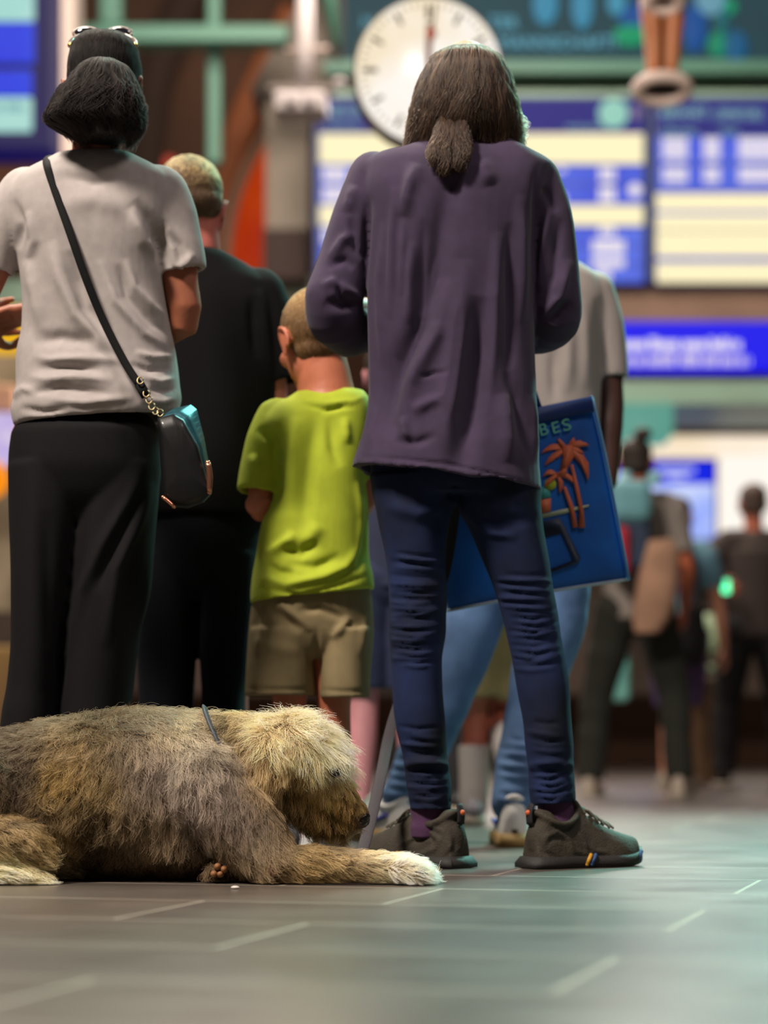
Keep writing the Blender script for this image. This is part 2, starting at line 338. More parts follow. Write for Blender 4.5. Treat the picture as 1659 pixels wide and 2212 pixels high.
def body(j, k=1., fwd=(0, 1, 0), hfwd=None, hup=(0, 0, 1), hk=None, hands=True, ears=True, sl=.9, legk=1., armk=1.):
    """one continuous figure from joints: head neck sh_l sh_r el_l el_r wr_l wr_r hip_l hip_r kn_l kn_r an_l an_r"""
    s = Soup(); g = {a: np.array(b, float) for a, b in j.items()}; f = norm(fwd); hk = hk or k
    head(s, g['head'], hfwd if hfwd is not None else fwd, hup, hk, ears)
    mid = (g['sh_l']+g['sh_r'])/2; hp = (g['hip_l']+g['hip_r'])/2
    s.chain([g['head']-np.array(hup)*.05*hk-norm(hfwd if hfwd is not None else fwd)*.012, mid+np.array([0, 0, .05*k]), mid-np.array([0, 0, .02])], [.055*k, .056*k, .07*k], sub=2)
    for sd in ('l', 'r'): s.chain([g['sh_'+sd], mid+np.array([0, 0, .03*k])], [.048*k, .055*k], sub=1)
    s.chain([mid-np.array([0, 0, .06*k]), mid*.65+hp*.35, mid*.35+hp*.65, hp], np.array([.125, .120, .108, .125])*k*np.array([1, 1, min(1, legk*1.15), min(1, legk)]), flat=.78, up=f, sub=3)
    for sd, q in (('l', -1), ('r', 1)):
        limb(s, [g['sh_'+sd], (g['sh_'+sd]+g['el_'+sd])/2, g['el_'+sd], g['el_'+sd]*.65+g['wr_'+sd]*.35, g['wr_'+sd]], np.array([.050*k, .045*k, .037*k, .038*k, .026*k/armk])*armk)
        if hands:
            d = g['wr_'+sd]-g['el_'+sd]; hand(s, g['wr_'+sd], j.get('hd_'+sd, d), j.get('hn_'+sd, np.array([-q*.8, .5, .2])), k*sl, q, j.get('curl_'+sd, .35))
        limb(s, [g['hip_'+sd], g['hip_'+sd]*.5+g['kn_'+sd]*.5, g['kn_'+sd], g['kn_'+sd]*.65+g['an_'+sd]*.35, g['an_'+sd]], np.array([.088*k, .075*k, .055*k, .055*k, .036*k])*legk)
        t = j.get('toe_'+sd, f); t = norm(t); an = g['an_'+sd]
        s.chain([an-t*.03*k-np.array([0, 0, an[2]*.45]), an+t*.08*k-np.array([0, 0, an[2]*.5]), an+t*.16*k-np.array([0, 0, an[2]*.66])], [.034*k, .034*k, .026*k], sub=2)
    return s
def shoe(parent, heel, toe, L, mats, wd=.100, collar=.095, soleth=.026, laces=True, tab=None, name='shoe', accents=(), stripe=None, vox=.004, sculpt=None):
    """shoe with sole, upper, laces; heel and toe are floor points"""
    heel = np.array(heel, float); d = norm(np.array(toe, float)-heel); d[2] = 0; d = norm(d); x = np.cross(d, [0, 0, 1.]); z = np.array([0, 0, 1.])
    st = np.linspace(0, 1, 15)
    W = np.interp(st, [0, .03, .12, .3, .45, .68, .82, .93, 1], [.25, .31, .35, .36, .36, .49, .46, .33, .1])*wd*1.05
    T = np.interp(st, [0, .04, .12, .27, .40, .5, .65, .8, .93, 1], [.55, .98, 1., .70, .96, .84, .62, .50, .41, .2])*collar
    at = lambda a, b, c: heel+d*a*L+x*b+z*c
    up = Soup(); R = []
    for s_, w_, t_ in zip(st, W, T):
        th = np.linspace(0, math.pi, 13); arc = [at(s_, w_*math.copysign(abs(math.cos(a))**.55, math.cos(a))*(1-.22*math.sin(a)*(t_ > .05)), soleth*.7+t_*math.sin(a)**.8) for a in th]
        R.append(np.array(arc))
    up.rings(R)
    t = np.linspace(0, 2*math.pi, 25); up.chain([at(.22+.19*math.cos(a), .031*math.sin(a)*wd/.1, soleth*.7+collar*(.96-.24*math.sin(a)**2)-.004) for a in t], [.0075]*25, sub=1, n=10, balls=False)
    up.chain([at(.46, 0, soleth+collar*.72), at(.40, 0, soleth+collar*.98), at(.37, 0, soleth+collar*1.08)], [.024, .022, .018], flat=.35, up=d)
    up.ball(at(.085, 0, soleth+collar*.34), [.030, .030, collar*.40]); up.ball(at(.10, 0, soleth+.02), [.032, .034, .02])
    u = up.build(name+'_upper' if False else 'shoe', mats[0], parent, vox=vox, smooth=2, sculpt=sculpt)
    so = Soup(); R = []
    for s_, w_ in zip(np.linspace(-.015, 1.02, 22), np.interp(np.linspace(0, 1, 22), st, W)):
        w2 = w_*1.09; sp = .014*max(0, (s_-.75)/.25)**2; fl = 1+.16*max(0, 1-s_/.3); s2 = s_-.03*max(0, 1-s_/.12); R.append(np.array([at(s2, -w2*fl, sp+.002), at(s2, -w2*fl*1.01, sp+soleth*.45), at(s_, -w2*.97, sp+soleth), at(s_, w2*.97, sp+soleth), at(s2, w2*fl*1.01, sp+soleth*.45), at(s2, w2*fl, sp+.002)]))
    so.rings(R); so.build('sole', mats[1], u)
    if laces:
        la = Soup()
        for i in range(5):
            a = .45+i*.058; hh = soleth+np.interp(a, st, T)*.99+.001; w_ = .022
            for q in (-1, 1): la.chain([at(a, -w_*q, hh-.008), at(a+.02, 0, hh+.003), at(a+.035, w_*q, hh-.009)], [.0028]*3, sub=3, n=8)
        for q in (-1, 1): la.chain([at(.46, 0, soleth+collar*.86), at(.47, .03*q, soleth+collar*.86), at(.53, .040*q, soleth+collar*.62), at(.5, .02*q, soleth+collar*.75)], [.0026]*4, sub=4, n=8)
        la.build('laces', mats[2], u)
    if tab is not None:
        tb = Soup().chain([at(-.006, 0, soleth+collar*.62), at(-.012, 0, soleth+collar*.84), at(.012, 0, soleth+collar*1.0)], [.011, .011, .009], flat=.4, up=d, sub=3)
        o = tb.build('pull_tab', mats[3], u); Soup().ball(at(-.021, 0, soleth+collar*.84), .0065).build('tab_badge', tab, u)
    for (a, sd, ht, m) in accents:
        w_ = np.interp(a, st, W)*1.1*sd; Soup().chain([at(a-.018, w_*1.0, ht-.008), at(a+.018, w_*1.0, ht+.012)], [.0042, .0042], sub=1).build('sole_mark', m, u)
    if stripe is not None:
        for sd in (-1, 1):
            pts = [at(a, sd*(np.interp(a, st, W)*(1.0-.1*(q))), soleth+.012+q*.03) for a, q in ((.2, .9), (.35, .45), (.5, .3), (.62, .55))]
            Soup().chain(pts, [.006]*4, sub=3, n=8).build('stripe', stripe, u)
    return u
# ------------------------------------------------------------------ the hall
def floor_mat():
    m = bpy.data.materials.new('slate_tiles'); m.use_nodes = True; nt = m.node_tree; L = nt.links.new; b = nt.nodes['Principled BSDF']
    tc = nt.nodes.new('ShaderNodeTexCoord'); mp = nt.nodes.new('ShaderNodeMapping'); mp.inputs['Rotation'].default_value = (0, 0, math.radians(15.4)); mp.inputs['Location'].default_value = (.18, .012, 0)
    L(tc.outputs['Object'], mp.inputs[0])
    def brick(ms, c1, c2, mo):
        t = nt.nodes.new('ShaderNodeTexBrick'); t.inputs['Scale'].default_value = 1; t.inputs['Brick Width'].default_value = .86; t.inputs['Row Height'].default_value = .42
        t.inputs['Mortar Size'].default_value = ms; t.inputs['Mortar Smooth'].default_value = .1; t.inputs['Color1'].default_value = (*lin(c1), 1); t.inputs['Color2'].default_value = (*lin(c2), 1); t.inputs['Mortar'].default_value = (*lin(mo), 1)
        t.offset = .37; L(mp.outputs[0], t.inputs[0]); return t
    t = brick(.0045, '48413e', '575049', '82786c')
    n = nt.nodes.new('ShaderNodeTexNoise'); n.inputs['Scale'].default_value = 5; n.inputs['Detail'].default_value = 5; L(tc.outputs['Object'], n.inputs[0])
    mx = nt.nodes.new('ShaderNodeMix'); mx.data_type = 'RGBA'; mx.blend_type = 'MULTIPLY'; mx.inputs['Factor'].default_value = .55
    L(t.outputs['Color'], mx.inputs['A'])
    rc = nt.nodes.new('ShaderNodeValToRGB'); rc.color_ramp.elements[0].color = (.55, .55, .55, 1); rc.color_ramp.elements[1].color = (1.3, 1.25, 1.2, 1); L(n.outputs[0], rc.inputs[0]); L(rc.outputs[0], mx.inputs['B'])
    L(mx.outputs['Result'], b.inputs['Base Color'])
    rr = nt.nodes.new('ShaderNodeMapRange'); rr.inputs['To Min'].default_value = .24; rr.inputs['To Max'].default_value = .40; L(n.outputs[0], rr.inputs[0])
    ad = nt.nodes.new('ShaderNodeMath'); ad.operation = 'ADD'; L(rr.outputs[0], ad.inputs[0])
    ml = nt.nodes.new('ShaderNodeMath'); ml.operation = 'MULTIPLY'; ml.inputs[1].default_value = .4; L(t.outputs['Fac'], ml.inputs[0]); L(ml.outputs[0], ad.inputs[1]); L(ad.outputs[0], b.inputs['Roughness'])
    bp = nt.nodes.new('ShaderNodeBump'); bp.inputs['Strength'].default_value = .5; bp.inputs['Distance'].default_value = .003; bp.invert = True
    n2 = nt.nodes.new('ShaderNodeTexNoise'); n2.inputs['Scale'].default_value = 60; L(tc.outputs['Object'], n2.inputs[0])
    a2 = nt.nodes.new('ShaderNodeMath'); a2.operation = 'MULTIPLY_ADD'; a2.inputs[1].default_value = .08; L(n2.outputs[0], a2.inputs[0]); L(t.outputs['Fac'], a2.inputs[2]); L(a2.outputs[0], bp.inputs['Height']); L(bp.outputs[0], b.inputs['Normal'])
    b.inputs['Specular IOR Level'].default_value = .55
    return m
o = mk('floor', [[-14, -3, 0], [14, -3, 0], [14, 26, 0], [-14, 26, 0]], [[0, 1, 2, 3]], floor_mat(), smooth=False); o['kind'] = 'structure'; MATS['floor'] = o.data.materials[0]
BROWN = M('brown_wall', '4a3021', .85, var=.25, vs_=.8); TAN = M('tan_stone', '806650', .8, var=.12, vs_=2)
TEAL = M('teal_steel', '4a7d6b', .5, var=.08, vs_=1.5); TEALD = M('pale_teal_steel', '86a591', .5, var=.08, vs_=1.5); GREY = M('grey_stone', '7d736a', .85, var=.1, vs_=2)
DARK = M('dark_stone', '3a2a26', .8, var=.15, vs_=1.5); NAVY = M('navy_housing', '1b2f66', .45); WHITE = M('white_metal', 'a39a9a', .5); PINK = M('pale_pillar', 'e2d0c5', .7)
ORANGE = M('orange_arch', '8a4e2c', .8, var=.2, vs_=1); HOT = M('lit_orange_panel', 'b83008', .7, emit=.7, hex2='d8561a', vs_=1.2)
def st(o): o['kind'] = 'structure'; return o
st(pbox('wall_back', -1200, -520, 3000, 1658.6, 22.0, .3, BROWN))
a = st(pbox('trim_1', 1230, 612, 2300, 703, 18.42, 1.4, TAN)); a = st(pbox('trim_2', 1230, 798, 2300, 824, 18.42, 1.3, TAN))
st(pbox('trim_3', 1180, 823, 2300, 872, 18.3, 1.4, TEALD)); st(pbox('trim_4', 1180, 196, 2300, 209, 18.6, .3, TEALD)); st(pbox('trim_5', 600, 196, 1180, 209, 18.6, .3, TEALD))
st(pbox('trim_6', 560, 596, 720, 660, 19.5, 1, M('pale_ledge', '8d9682', .7)))
st(pbox('trim_7', -300, 603, 60, 655, 17.5, .8, TEALD)); st(pbox('trim_8', -300, 333, 108, 362, 16.4, .6, M('salmon_ledge', 'e0a584', .7)))
# grey stone gable with its column and dark plinth
s = poly_prism([(540, 190), (655, -10), (690, -10), (752, 190)], 19.0, .8); st(s.build('wall_gable', GREY, smooth=False))
st(pbox('column_grey', 574, 190, 668, 494, 19.2, .7, M('grey_column', '857b70', .85, var=.06))); st(pbox('column_plinth', 568, 494, 664, 600, 19.15, .8, DARK))
# arch
def arch(name, pts, wd, D, th, mat):
    p = np.array(pts, float); p, _ = spline(p, np.ones(len(p)), 8); d = np.gradient(p, axis=0); nr = np.stack([-d[:, 1], d[:, 0]], 1); nr /= np.linalg.norm(nr, axis=1)[:, None]
    R = [np.array([P(*(q+n*wd), D), P(*(q-n*wd), D), P(*(q-n*wd), D+th), P(*(q+n*wd), D+th)]) for q, n in zip(p, nr)]
    return st(Soup().rings(R).build(name, mat, smooth=False))
arch('trim_arch', [(640, 20), (560, 180), (500, 330), (468, 480), (455, 640), (450, 800)], 32, 21.0, .7, ORANGE)
arch('trim_arch_edge', [(600, 250), (550, 330), (508, 430), (487, 560), (482, 700)], 12, 20.6, .3, M('pale_arch_edge', '8c6a56', .8))
arch('trim_arch_inner', [(430, -60), (350, 120), (318, 300), (305, 520), (300, 760)], 40, 21.6, .3, M('dark_arch', '33231a', .85))
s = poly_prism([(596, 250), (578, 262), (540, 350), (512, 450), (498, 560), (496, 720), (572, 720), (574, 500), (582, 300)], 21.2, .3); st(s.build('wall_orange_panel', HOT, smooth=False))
# teal window frame of the rear hall
r = root('window_frame', 'teal steel window frame of crossing bars above the long haired woman', 'window frame', P(400, 1658, 18.0)); r['kind'] = 'structure'
pbox('rail', 140, 51, 622, 89, 18.0, .25, TEAL, r, .02)
for x0, x1, y1 in ((214, 262, 52), (447, 477, 352)): pbox('mullion', x0, -140, x1, y1, 18.02 if x0 < 300 else 18.3, .2, TEAL, r, .02)
st(pbox('column_pale', 112, -140, 158, 335, 16.9, .5, PINK))
s = poly_prism([(676, -120), (716, -120), (735, 90), (722, 92)], 18.6, .2); st(s.build('trim_strut', TEAL, smooth=False))
# ------------------------------------------------------------------ shop front low on the right
SHOP = M('lit_shop_wall', 'f4dfbd', .6, emit=.95, hex2='ffeeda', vs_=1.2); SHOPW = M('lit_shop_panel', 'fbf4ea', .6, emit=.98)
st(pbox('wall_shop', 1180, 941, 2300, 1215, 20.5, .3, SHOP))
o = pbox('shop_light_panel', 1560, 985, 2200, 1165, 20.3, .12, SHOPW); o['label'] = 'large white lit panel in the shop front behind the dark shirted person'; o['category'] = 'light panel'
r = root('shop_screen', 'blue and white screen in the lit shop front beside the grey shirted person', 'screen', P(1440, 1160, 20.0))
pbox('screen_housing', 1300, 990, 1550, 1170, 20.05, .44, NAVY, r, .01); pbox('screen_header', 1305, 996, 1544, 1046, 20.03, .03, M('royal_blue_lit', '1426e6', .5, emit=.9), r)
pbox('screen_panel', 1305, 1046, 1544, 1165, 20.03, .03, M('pale_blue_lit', '7f9cff', .5, emit=.9, hex2='e8f0ff', vs_=1.4), r)
plates([(1420, 1012, 1500, 1020), (1440, 1027, 1480, 1034)], 20.02).build('lettering', M('white_lit', 'dfe4ff', .5, emit=.9), r, smooth=False)
st(pbox('wall_counter', 1100, 1215, 2300, 1500, 20.6, .4, M('dark_counter', '382c24', .8, hex2='54443a', vs_=.9)))
st(pbox('wall_low', -900, 1262, 1180, 1500, 20.6, .4, M('dim_shop', '4c3c34', .8, hex2='2a211d', vs_=.8)))
st(pbox('wall_glow_left', -900, 930, 1180, 1262, 20.5, .3, M('added_glow_left', 'd8b69c', .6, emit=1.0, hex2='f0d8c0', vs_=.9)))  # added glowing wall, hidden by the crowd, to brighten the floor reflection
o = pbox('teal_sign', 1330, 869, 1456, 944, 18.2, .6, M('teal_lit', '63b9a4', .5, emit=.55, hex2='86cdbb', vs_=1.5), bev=.03); o['label'] = 'teal lit box sign under the pale green beam'; o['category'] = 'sign'
# blue sign band
r = root('information_sign', 'long bright blue information sign with two lines of white writing', 'sign', P(1500, 800, 18.25))
pbox('sign_panel', 1230, 694, 2100, 799, 18.25, .2, M('blue_lit', '0a06e8', .5, emit=.95), r, .01)
def words(x0, x1, y0, y1, D, seed, lo=14, hi=70):
    rn = random.Random(seed); out = []; x = x0
    while x < x1:
        w_ = min(rn.uniform(lo, hi), x1-x); i = x
        while i < x+w_-2:
            cw = rn.uniform(6, 9); t = y0-(y1-y0)*(.35 if rn.random() < .3 else 0); out.append((i, t, min(i+cw, x+w_), y1)); i += cw+1.6
        x += w_+6
    return plates(out, D)
LT = M('white_letters', 'efe6f2', .5, emit=.95)
words(1240, 1600, 737, 757, 18.24, 3).build('lettering', LT, r, smooth=False); words(1240, 1620, 771, 790, 18.24, 4).build('lettering', M('lilac_letters', 'd9cdea', .5, emit=.9), r, smooth=False)
# ------------------------------------------------------------------ departure boards
CREAM = M('cream_lit', 'fbeec0', .5, emit=.98); ROW = M('blue_row_lit', '3f55e2', .5, emit=.8, hex2='5b74f0', vs_=1.5); HEAD = M('indigo_lit', '221f86', .5, emit=.75); TXT = M('row_text_lit', 'f0e6e8', .5, emit=.98); PT = M('pale_teal_text', '8fc3bd', .5, emit=.85)
def board(label, x0, x1, rows, head, blocks, D=18.3):
    r = root('departure_board', label, 'display board', P((x0+x1)/2, 612, D)); w_ = x1-x0
    pbox('housing', x0-10, 208, x1+10, 613, D, .35, NAVY, r, .02); pbox('header', x0, 214, x1, 286, D-.012, .02, HEAD, r)
    for (a, b_, m) in rows: pbox('row', x0+2, a, x1-2, b_, D-.012-.004*(m is CREAM), .02, m, r, .006)
    for i, (t, px, py, h, wd) in enumerate(head): text('header_text', t, px, py, D-.02, h, PT, r, width=wd)
    for x in (x0+60, x1-60): Soup().chain([P(x, 400, D+.3), P(x, 400, D+.3)+np.array([0, 3.38, 0])], [.04, .04], balls=False, sub=1).build('bracket', NAVY, r)
    plates(blocks, D-.016, .01).build('lettering', TXT, r, smooth=False); return r
def blk(cols, ys):
    out = []
    for (y0, y1) in ys:
        for (x0, x1) in cols:
            n = max(2, int((x1-x0)/9)); wv = (x1-x0)/n
            out += [(x0+i*wv, y0, x0+(i+.82)*wv, y1) for i in range(n)]
    return out
r = board('departure board with wide cream rows directly behind the hanging clock', 688, 1392, [(288, 353, CREAM), (357, 396, ROW), (400, 440, ROW), (443, 486, CREAM), (490, 530, ROW), (533, 570, ROW), (573, 610, ROW)],
          [('ABFAHRT', 700, 250, 21, 98), ('DEPARTURE', 706, 276, 10, 70), ('ANKUNFT', 1222, 280, 9, 82)],
          blk([(698, 750)], [(362, 392), (404, 436), (494, 526)])+blk([(1295, 1330)], [(362, 378), (380, 392), (404, 436), (490, 508)])+blk([(1205, 1222)], [(362, 372), (420, 434), (500, 528)])+blk([(1280, 1350)], [(518, 548), (556, 578)])+blk([(1292, 1320)], [(584, 606)]))
disc(1325, 245, 18.26, .118).build('board_clock', M('mint_lit', '9ad4c2', .5, emit=.85), r, smooth=False); disc(1375, 244, 18.26, .05).build('indicator', M('mauve_lit', '7d6c92', .5, emit=.8), r, smooth=False); disc(1372, 410, 18.26, .05).build('indicator', TXT, r, smooth=False)
r = board('departure board at the right with stacked cream rows under the hanging loudspeaker', 1416, 2110, [(294, 352, ROW), (356, 396, ROW), (398, 414, ROW), (417, 456, CREAM), (463, 497, CREAM), (500, 554, CREAM), (566, 610, CREAM), (457, 462, ROW), (556, 564, ROW)],
          [('ABFAHRT', 1424, 255, 24, 106), ('( DEPARTURE )', 1540, 257, 22, 110), ('DEPARTURES', 1430, 290, 11, 72), ('ZEIT', 1556, 290, 11, 40)],
          blk([(1432, 1486), (1520, 1556), (1596, 1700)], [(298, 320), (324, 344), (360, 374), (378, 394)]))
# big advertising screen above
r = root('advertising_screen', 'large dark teal advertising screen with blurred light blue writing above the boards', 'screen', P(1250, 132, 19.0))
pbox('screen_panel', 742, -420, 2200, 132, 19.0, .3, M('teal_screen', '0b434e', .5, emit=.8, hex2='123c46', vs_=.8), r); pbox('screen_frame', 700, 130, 2200, 156, 18.9, .4, TEAL, r)
pbox('screen_frame', 724, -420, 744, 132, 18.95, .3, M('frame_dark', '33302a', .6), r)
LB = M('light_blue_lit', '6db4cc', .5, emit=.85)
text('screen_text', 'N', 782, 62, 18.97, 27, LB, r, width=22); text('screen_text', 'TER', 1056, 62, 18.97, 27, LB, r, width=62); text('screen_text', 'DIE MANNSCHAFT!', 1010, 104, 18.97, 25, LB, r, width=318)
for i, (x, y, rx, ry, h) in enumerate([(1178, 8, .10, .17, '3f8fb0'), (1258, 12, .085, .19, '3f8fb0'), (1332, 4, .075, .11, '4496b4'), (1382, 46, .16, .16, '0d4f96'), (1362, 76, .14, .085, '0f9a68'), (1560, 14, .12, .07, '0f9a68'), (1560, 40, .05, .12, '12666e'), (1552, 96, .09, .10, '108a66'), (1500, 60, .10, .20, '0d4f96'), (1556, 18, .0, .0, '000000'), (1535, -4, .12, .14, '6a9fb4'), (1590, 100, .09, .13, '0d5a86')]):
    if rx: disc(x, y, 18.985-.002*i, rx, ry=ry).build('picture_patch', M('patch_'+h, h, .5, emit=.8), r, smooth=False)
# blue timetable display at the left
r = root('timetable_display', 'blue timetable display with pale teal rows at the upper left', 'display board', P(0, 322, 16.0))
pbox('housing', -420, -300, 113, 322, 16.0, .5, M('deep_navy', '160f6c', .5, emit=.45), r, .02)
B1 = M('vivid_blue_lit', '2026d8', .5, emit=.9, hex2='1a46e4', vs_=1.2); TE = M('ice_teal_lit', '9fd6cf', .5, emit=.9, hex2='b4e0d6', vs_=1.5)
for a, b_, m in ((-60, 45, TE), (47, 136, B1), (150, 207, B1), (209, 284, TE)): pbox('row', -400, a, 74-(a > 100)*5, b_, 15.985, .03, m, r, .02)
words(-200, 52, 226, 240, 15.98, 9).build('lettering', M('dim_teal', '78b0b4', .5, emit=.8), r, smooth=False)
# ------------------------------------------------------------------ hanging clock
D = 10.0
r = root('station_clock', 'round white lit station clock hanging above the crowd, hands at twelve', 'clock', P(925, 150, D+.08))
t = np.linspace(0, 2*math.pi, 64, endpoint=False); c = P(925, 152, D); R0 = .322
def cring(rad, y): return np.stack([c[0]+rad*np.cos(t), np.full(64, c[1]+y), c[2]+rad*np.sin(t)], 1)
Soup().rings([cring(R0*.97, .02), cring(R0, .0), cring(R0+.006, .03), cring(R0+.006, .15), cring(R0*.9, .17)]).build('clock_case', M('clock_case', '4c4636', .5, metal=.3), r, smooth=False)
m = bpy.data.materials.new('clock_face'); m.use_nodes = True; nt = m.node_tree; b = nt.nodes['Principled BSDF']; nz = nt.nodes.new('ShaderNodeTexNoise'); nz.inputs['Scale'].default_value = 2.6
rc = nt.nodes.new('ShaderNodeValToRGB'); rc.color_ramp.elements[0].color = (*lin('f3e2c4'), 1); rc.color_ramp.elements[1].color = (*lin('fdf6ee'), 1); rc.color_ramp.elements[0].position = .4; rc.color_ramp.elements[1].position = .6
tc = nt.nodes.new('ShaderNodeTexCoord'); nt.links.new(tc.outputs['Object'], nz.inputs[0]); nt.links.new(nz.outputs[0], rc.inputs[0]); nt.links.new(rc.outputs[0], b.inputs['Emission Color']); b.inputs['Emission Strength'].default_value = .93; b.inputs['Base Color'].default_value = (.02, .02, .02, 1); b.inputs['Roughness'].default_value = .3
Soup().rings([cring(R0*.975, -.002), cring(R0*.975, .03)]).build('clock_face', m, r, smooth=False)
INK = M('clock_ink', '4a4334', .7); mk_ = Soup()
for i in range(60):
    a = i*math.pi/30; big = i % 5 == 0; q = .062 if i % 15 == 0 else .055 if big else .014; wd = .019 if i % 15 == 0 else .0155 if big else .006; rm = R0*.9-q/2-(.008 if big else 0)
    rot = np.array([[math.cos(a), 0, math.sin(a)], [0, 1, 0], [-math.sin(a), 0, math.cos(a)]])
    V, Fc = box(c+np.array([math.sin(a)*rm, -.004, math.cos(a)*rm]), [wd, .006, q], rot)
    if big: mk('hour_mark', V, Fc, INK, r, smooth=False)
    else: mk_.add(V, Fc)
mk_.build('minute_track', INK, r, smooth=False)
def handm(name, a, L, w1, col, tail=.06, y=-.012):
    rot = np.array([[math.cos(a), 0, math.sin(a)], [0, 1, 0], [-math.sin(a), 0, math.cos(a)]]); V, Fc = box([0, 0, (L-tail)/2], [w1, .005, L+tail]); V = V@rot.T+c+np.array([0, y, 0]); return mk(name, V, Fc, M(col[0], col[1], .6), r, smooth=False)
handm('hour_hand', math.radians(1.5), .20, .026, ('hand_black', '3b2b22')); handm('minute_hand', math.radians(6), .285, .012, ('hand_brown', '5f4a40'), y=-.02)
sh = handm('second_hand', math.radians(2), .19, .007, ('hand_red', 'a8543c'), y=-.028); disc(931, 72, D-.03, .024, .004).build('second_hand_disc', M('hand_red', 'a8543c'), sh, smooth=False)
Soup().chain([c+np.array([0, .09, R0]), c+np.array([0, .09, R0+.9])], [.025, .025], balls=False, sub=1).build('hanger_rod', M('dark_metal', '3a3733', .5, metal=.6), r)
# pole with white box bracket
D = 14.0
r = root('loudspeaker_pole', 'white hanging pole with crossbar and white box beside the clock', 'pole', P(655, 240, D))
Soup().chain([P(655, 195, D), P(658, 112, D), P(661, -120, D)], [.052, .050, .047], balls=False, sub=1).build('pole', WHITE, r)
Soup().chain([P(622, 110, D-.02), P(705, 107, D-.02)], [.018, .018], sub=1).build('crossbar', M('crossbar_metal', '9b8a82', .5), r)
bx = pbox('speaker_box', 590, 193, 706, 240, D-.1, .3, WHITE, r, .03)
for x in (628, 668): disc(x, 216, D-.11, .035, .012).build('speaker_grille', M('grey_grille', '8f8689', .6), bx, smooth=False)
pbox('speaker_bracket', 580, 182, 720, 193, D-.05, .2, M('bracket_grey', '6b615c', .6), r)
o = Soup().ball(P(733, 181, D), [.045, .06, .028]).build('dome_camera', WHITE); o['label'] = 'small white oval dome camera between the pole and the clock'; o['category'] = 'camera'
# hanging copper loudspeaker
D = 11.0; COP = M('copper_paint', 'b86a3c', .45, hex2='c98352', vs_=4); SHELL = M('pale_shell', 'e6cdc2', .4)
r = root('hanging_loudspeaker', 'copper coloured tapered hanging loudspeaker with pale ring mouth at the upper right', 'loudspeaker', P(1432, 220, D))
s = Soup()
for q in (-1, 1): s.chain([P(1432+q*27, -220, D), P(1432+q*25, 0, D), P(1432+q*20, 95, D), P(1430+q*17, 162, D)], [.062, .055, .044, .036], balls=False, sub=3)
s.build('horn_body', COP, r); Soup().chain([P(1430, -200, D-.045), P(1430, 158, D-.03)], [.008, .008], sub=1).build('cable', M('cable_brown', '5a4436', .6), r)
def mouth(x, y, rad, sq, dy=0.):
    cc = P(x, y, D)+np.array([0, dy, 0]); tt = np.linspace(0, 2*math.pi, 41)[:-1]; s = Soup()
    path = [cc+np.array([rad*math.cos(a), -rad*.75*math.sin(a)*.8, rad*sq*math.sin(a)]) for a in tt]; path.append(path[0])
    s.chain(path, [rad*(.26 if rad > .1 else .36)]*41, balls=False, sub=1, n=14); h = s.build('horn_mouth', SHELL, r)
    Soup().chain([cc+np.array([0, .04, .06]), cc+np.array([0, .01, .005])], [rad*.35, rad*.85], balls=False, sub=1).build('horn_throat', M('dark_throat', '2a1e18', .8), h)
    return h
mouth(1431, 192, .118, .34); mouth(1430, 14, .078, .42, -.075)
# things at the left edge
def blob_box(name, x0, y0, x1, y1, D, dep, mat, label, cat, bev=.02): o = pbox(name, x0, y0, x1, y1, D, dep, mat, bev=bev); o['label'] = label; o['category'] = cat; return o
blob_box('yellow_sign', -160, 660, 62, 758, 13, .15, M('yellow_lit', 'f4b800', .5, emit=.85), 'bright yellow sign at the left behind the pointing hand', 'sign')
st(pbox('wall_left', -300, 756, 60, 1320, 14.6, .3, M('beige_wall', '9a8d74', .8, hex2='7d7058', vs_=2)))
blob_box('shop_shelf_light', -160, 890, 38, 1000, 13.6, .2, M('lilac_lit', 'b7a2ee', .5, emit=.8, hex2='e8d8f0', vs_=5), 'lilac and white lit sign at the left edge beside the dark trousers', 'sign')
o = Soup().ball(P(-40, 1035, 13.2), [.16, .10, .13]).build('orange_lamp', M('orange_lit', 'ff9200', .5, emit=.9)); o['label'] = 'glowing orange lamp at the left edge beside the dark trousers'; o['category'] = 'lamp'
blob_box('peach_counter', -200, 830, 30, 890, 13.9, .3, M('peach_panel', 'd8a887', .6), 'peach coloured counter above the lilac sign at the left edge', 'counter')
blob_box('wooden_bench', -260, 1395, 60, 1657, 12.9, .5, M('golden_wood', '8a6a2c', .6, hex2='6a4a20', vs_=3), 'golden brown wooden counter low at the left edge', 'counter')
o = Soup().ball(P(366, 352, 21.95), [.07, .07, .06]).build('red_ball', M('red_lit', 'd8503c', .5, emit=.7)); o['label'] = 'small glowing red ball just above the blond short hair'; o['category'] = 'lamp'  # small glowing red ball near the rear wall
# right background: kiosk base, folded sign
o = blob_box('wooden_crate', 1448, 1462, 1580, 1696.4, 13.8, .5, M('brown_wood', '5a3f22', .7, hex2='47301a', vs_=3), 'brown wooden box standing between the two background persons at the right', 'box')
MINT = M('pale_mint', '9fb58e', .5, hex2='7f9a78', vs_=6)
s = Soup()
for a, b_ in (((1536, 1330), (1478, 1452)), ((1536, 1330), (1566, 1452)), ((1472, 1448), (1570, 1448)), ((1500, 1404), (1556, 1404))): s.chain([P(*a, 13.7), P(*b_, 13.7)], [.030, .036], sub=1, flat=.6, up=(0, 1, 0))
s.ball(P(1545, 1400, 13.7), [.05, .03, .07]); o = s.build('triangle_stand', MINT); o['label'] = 'pale green triangular stand on top of the brown box'; o['category'] = 'stand'
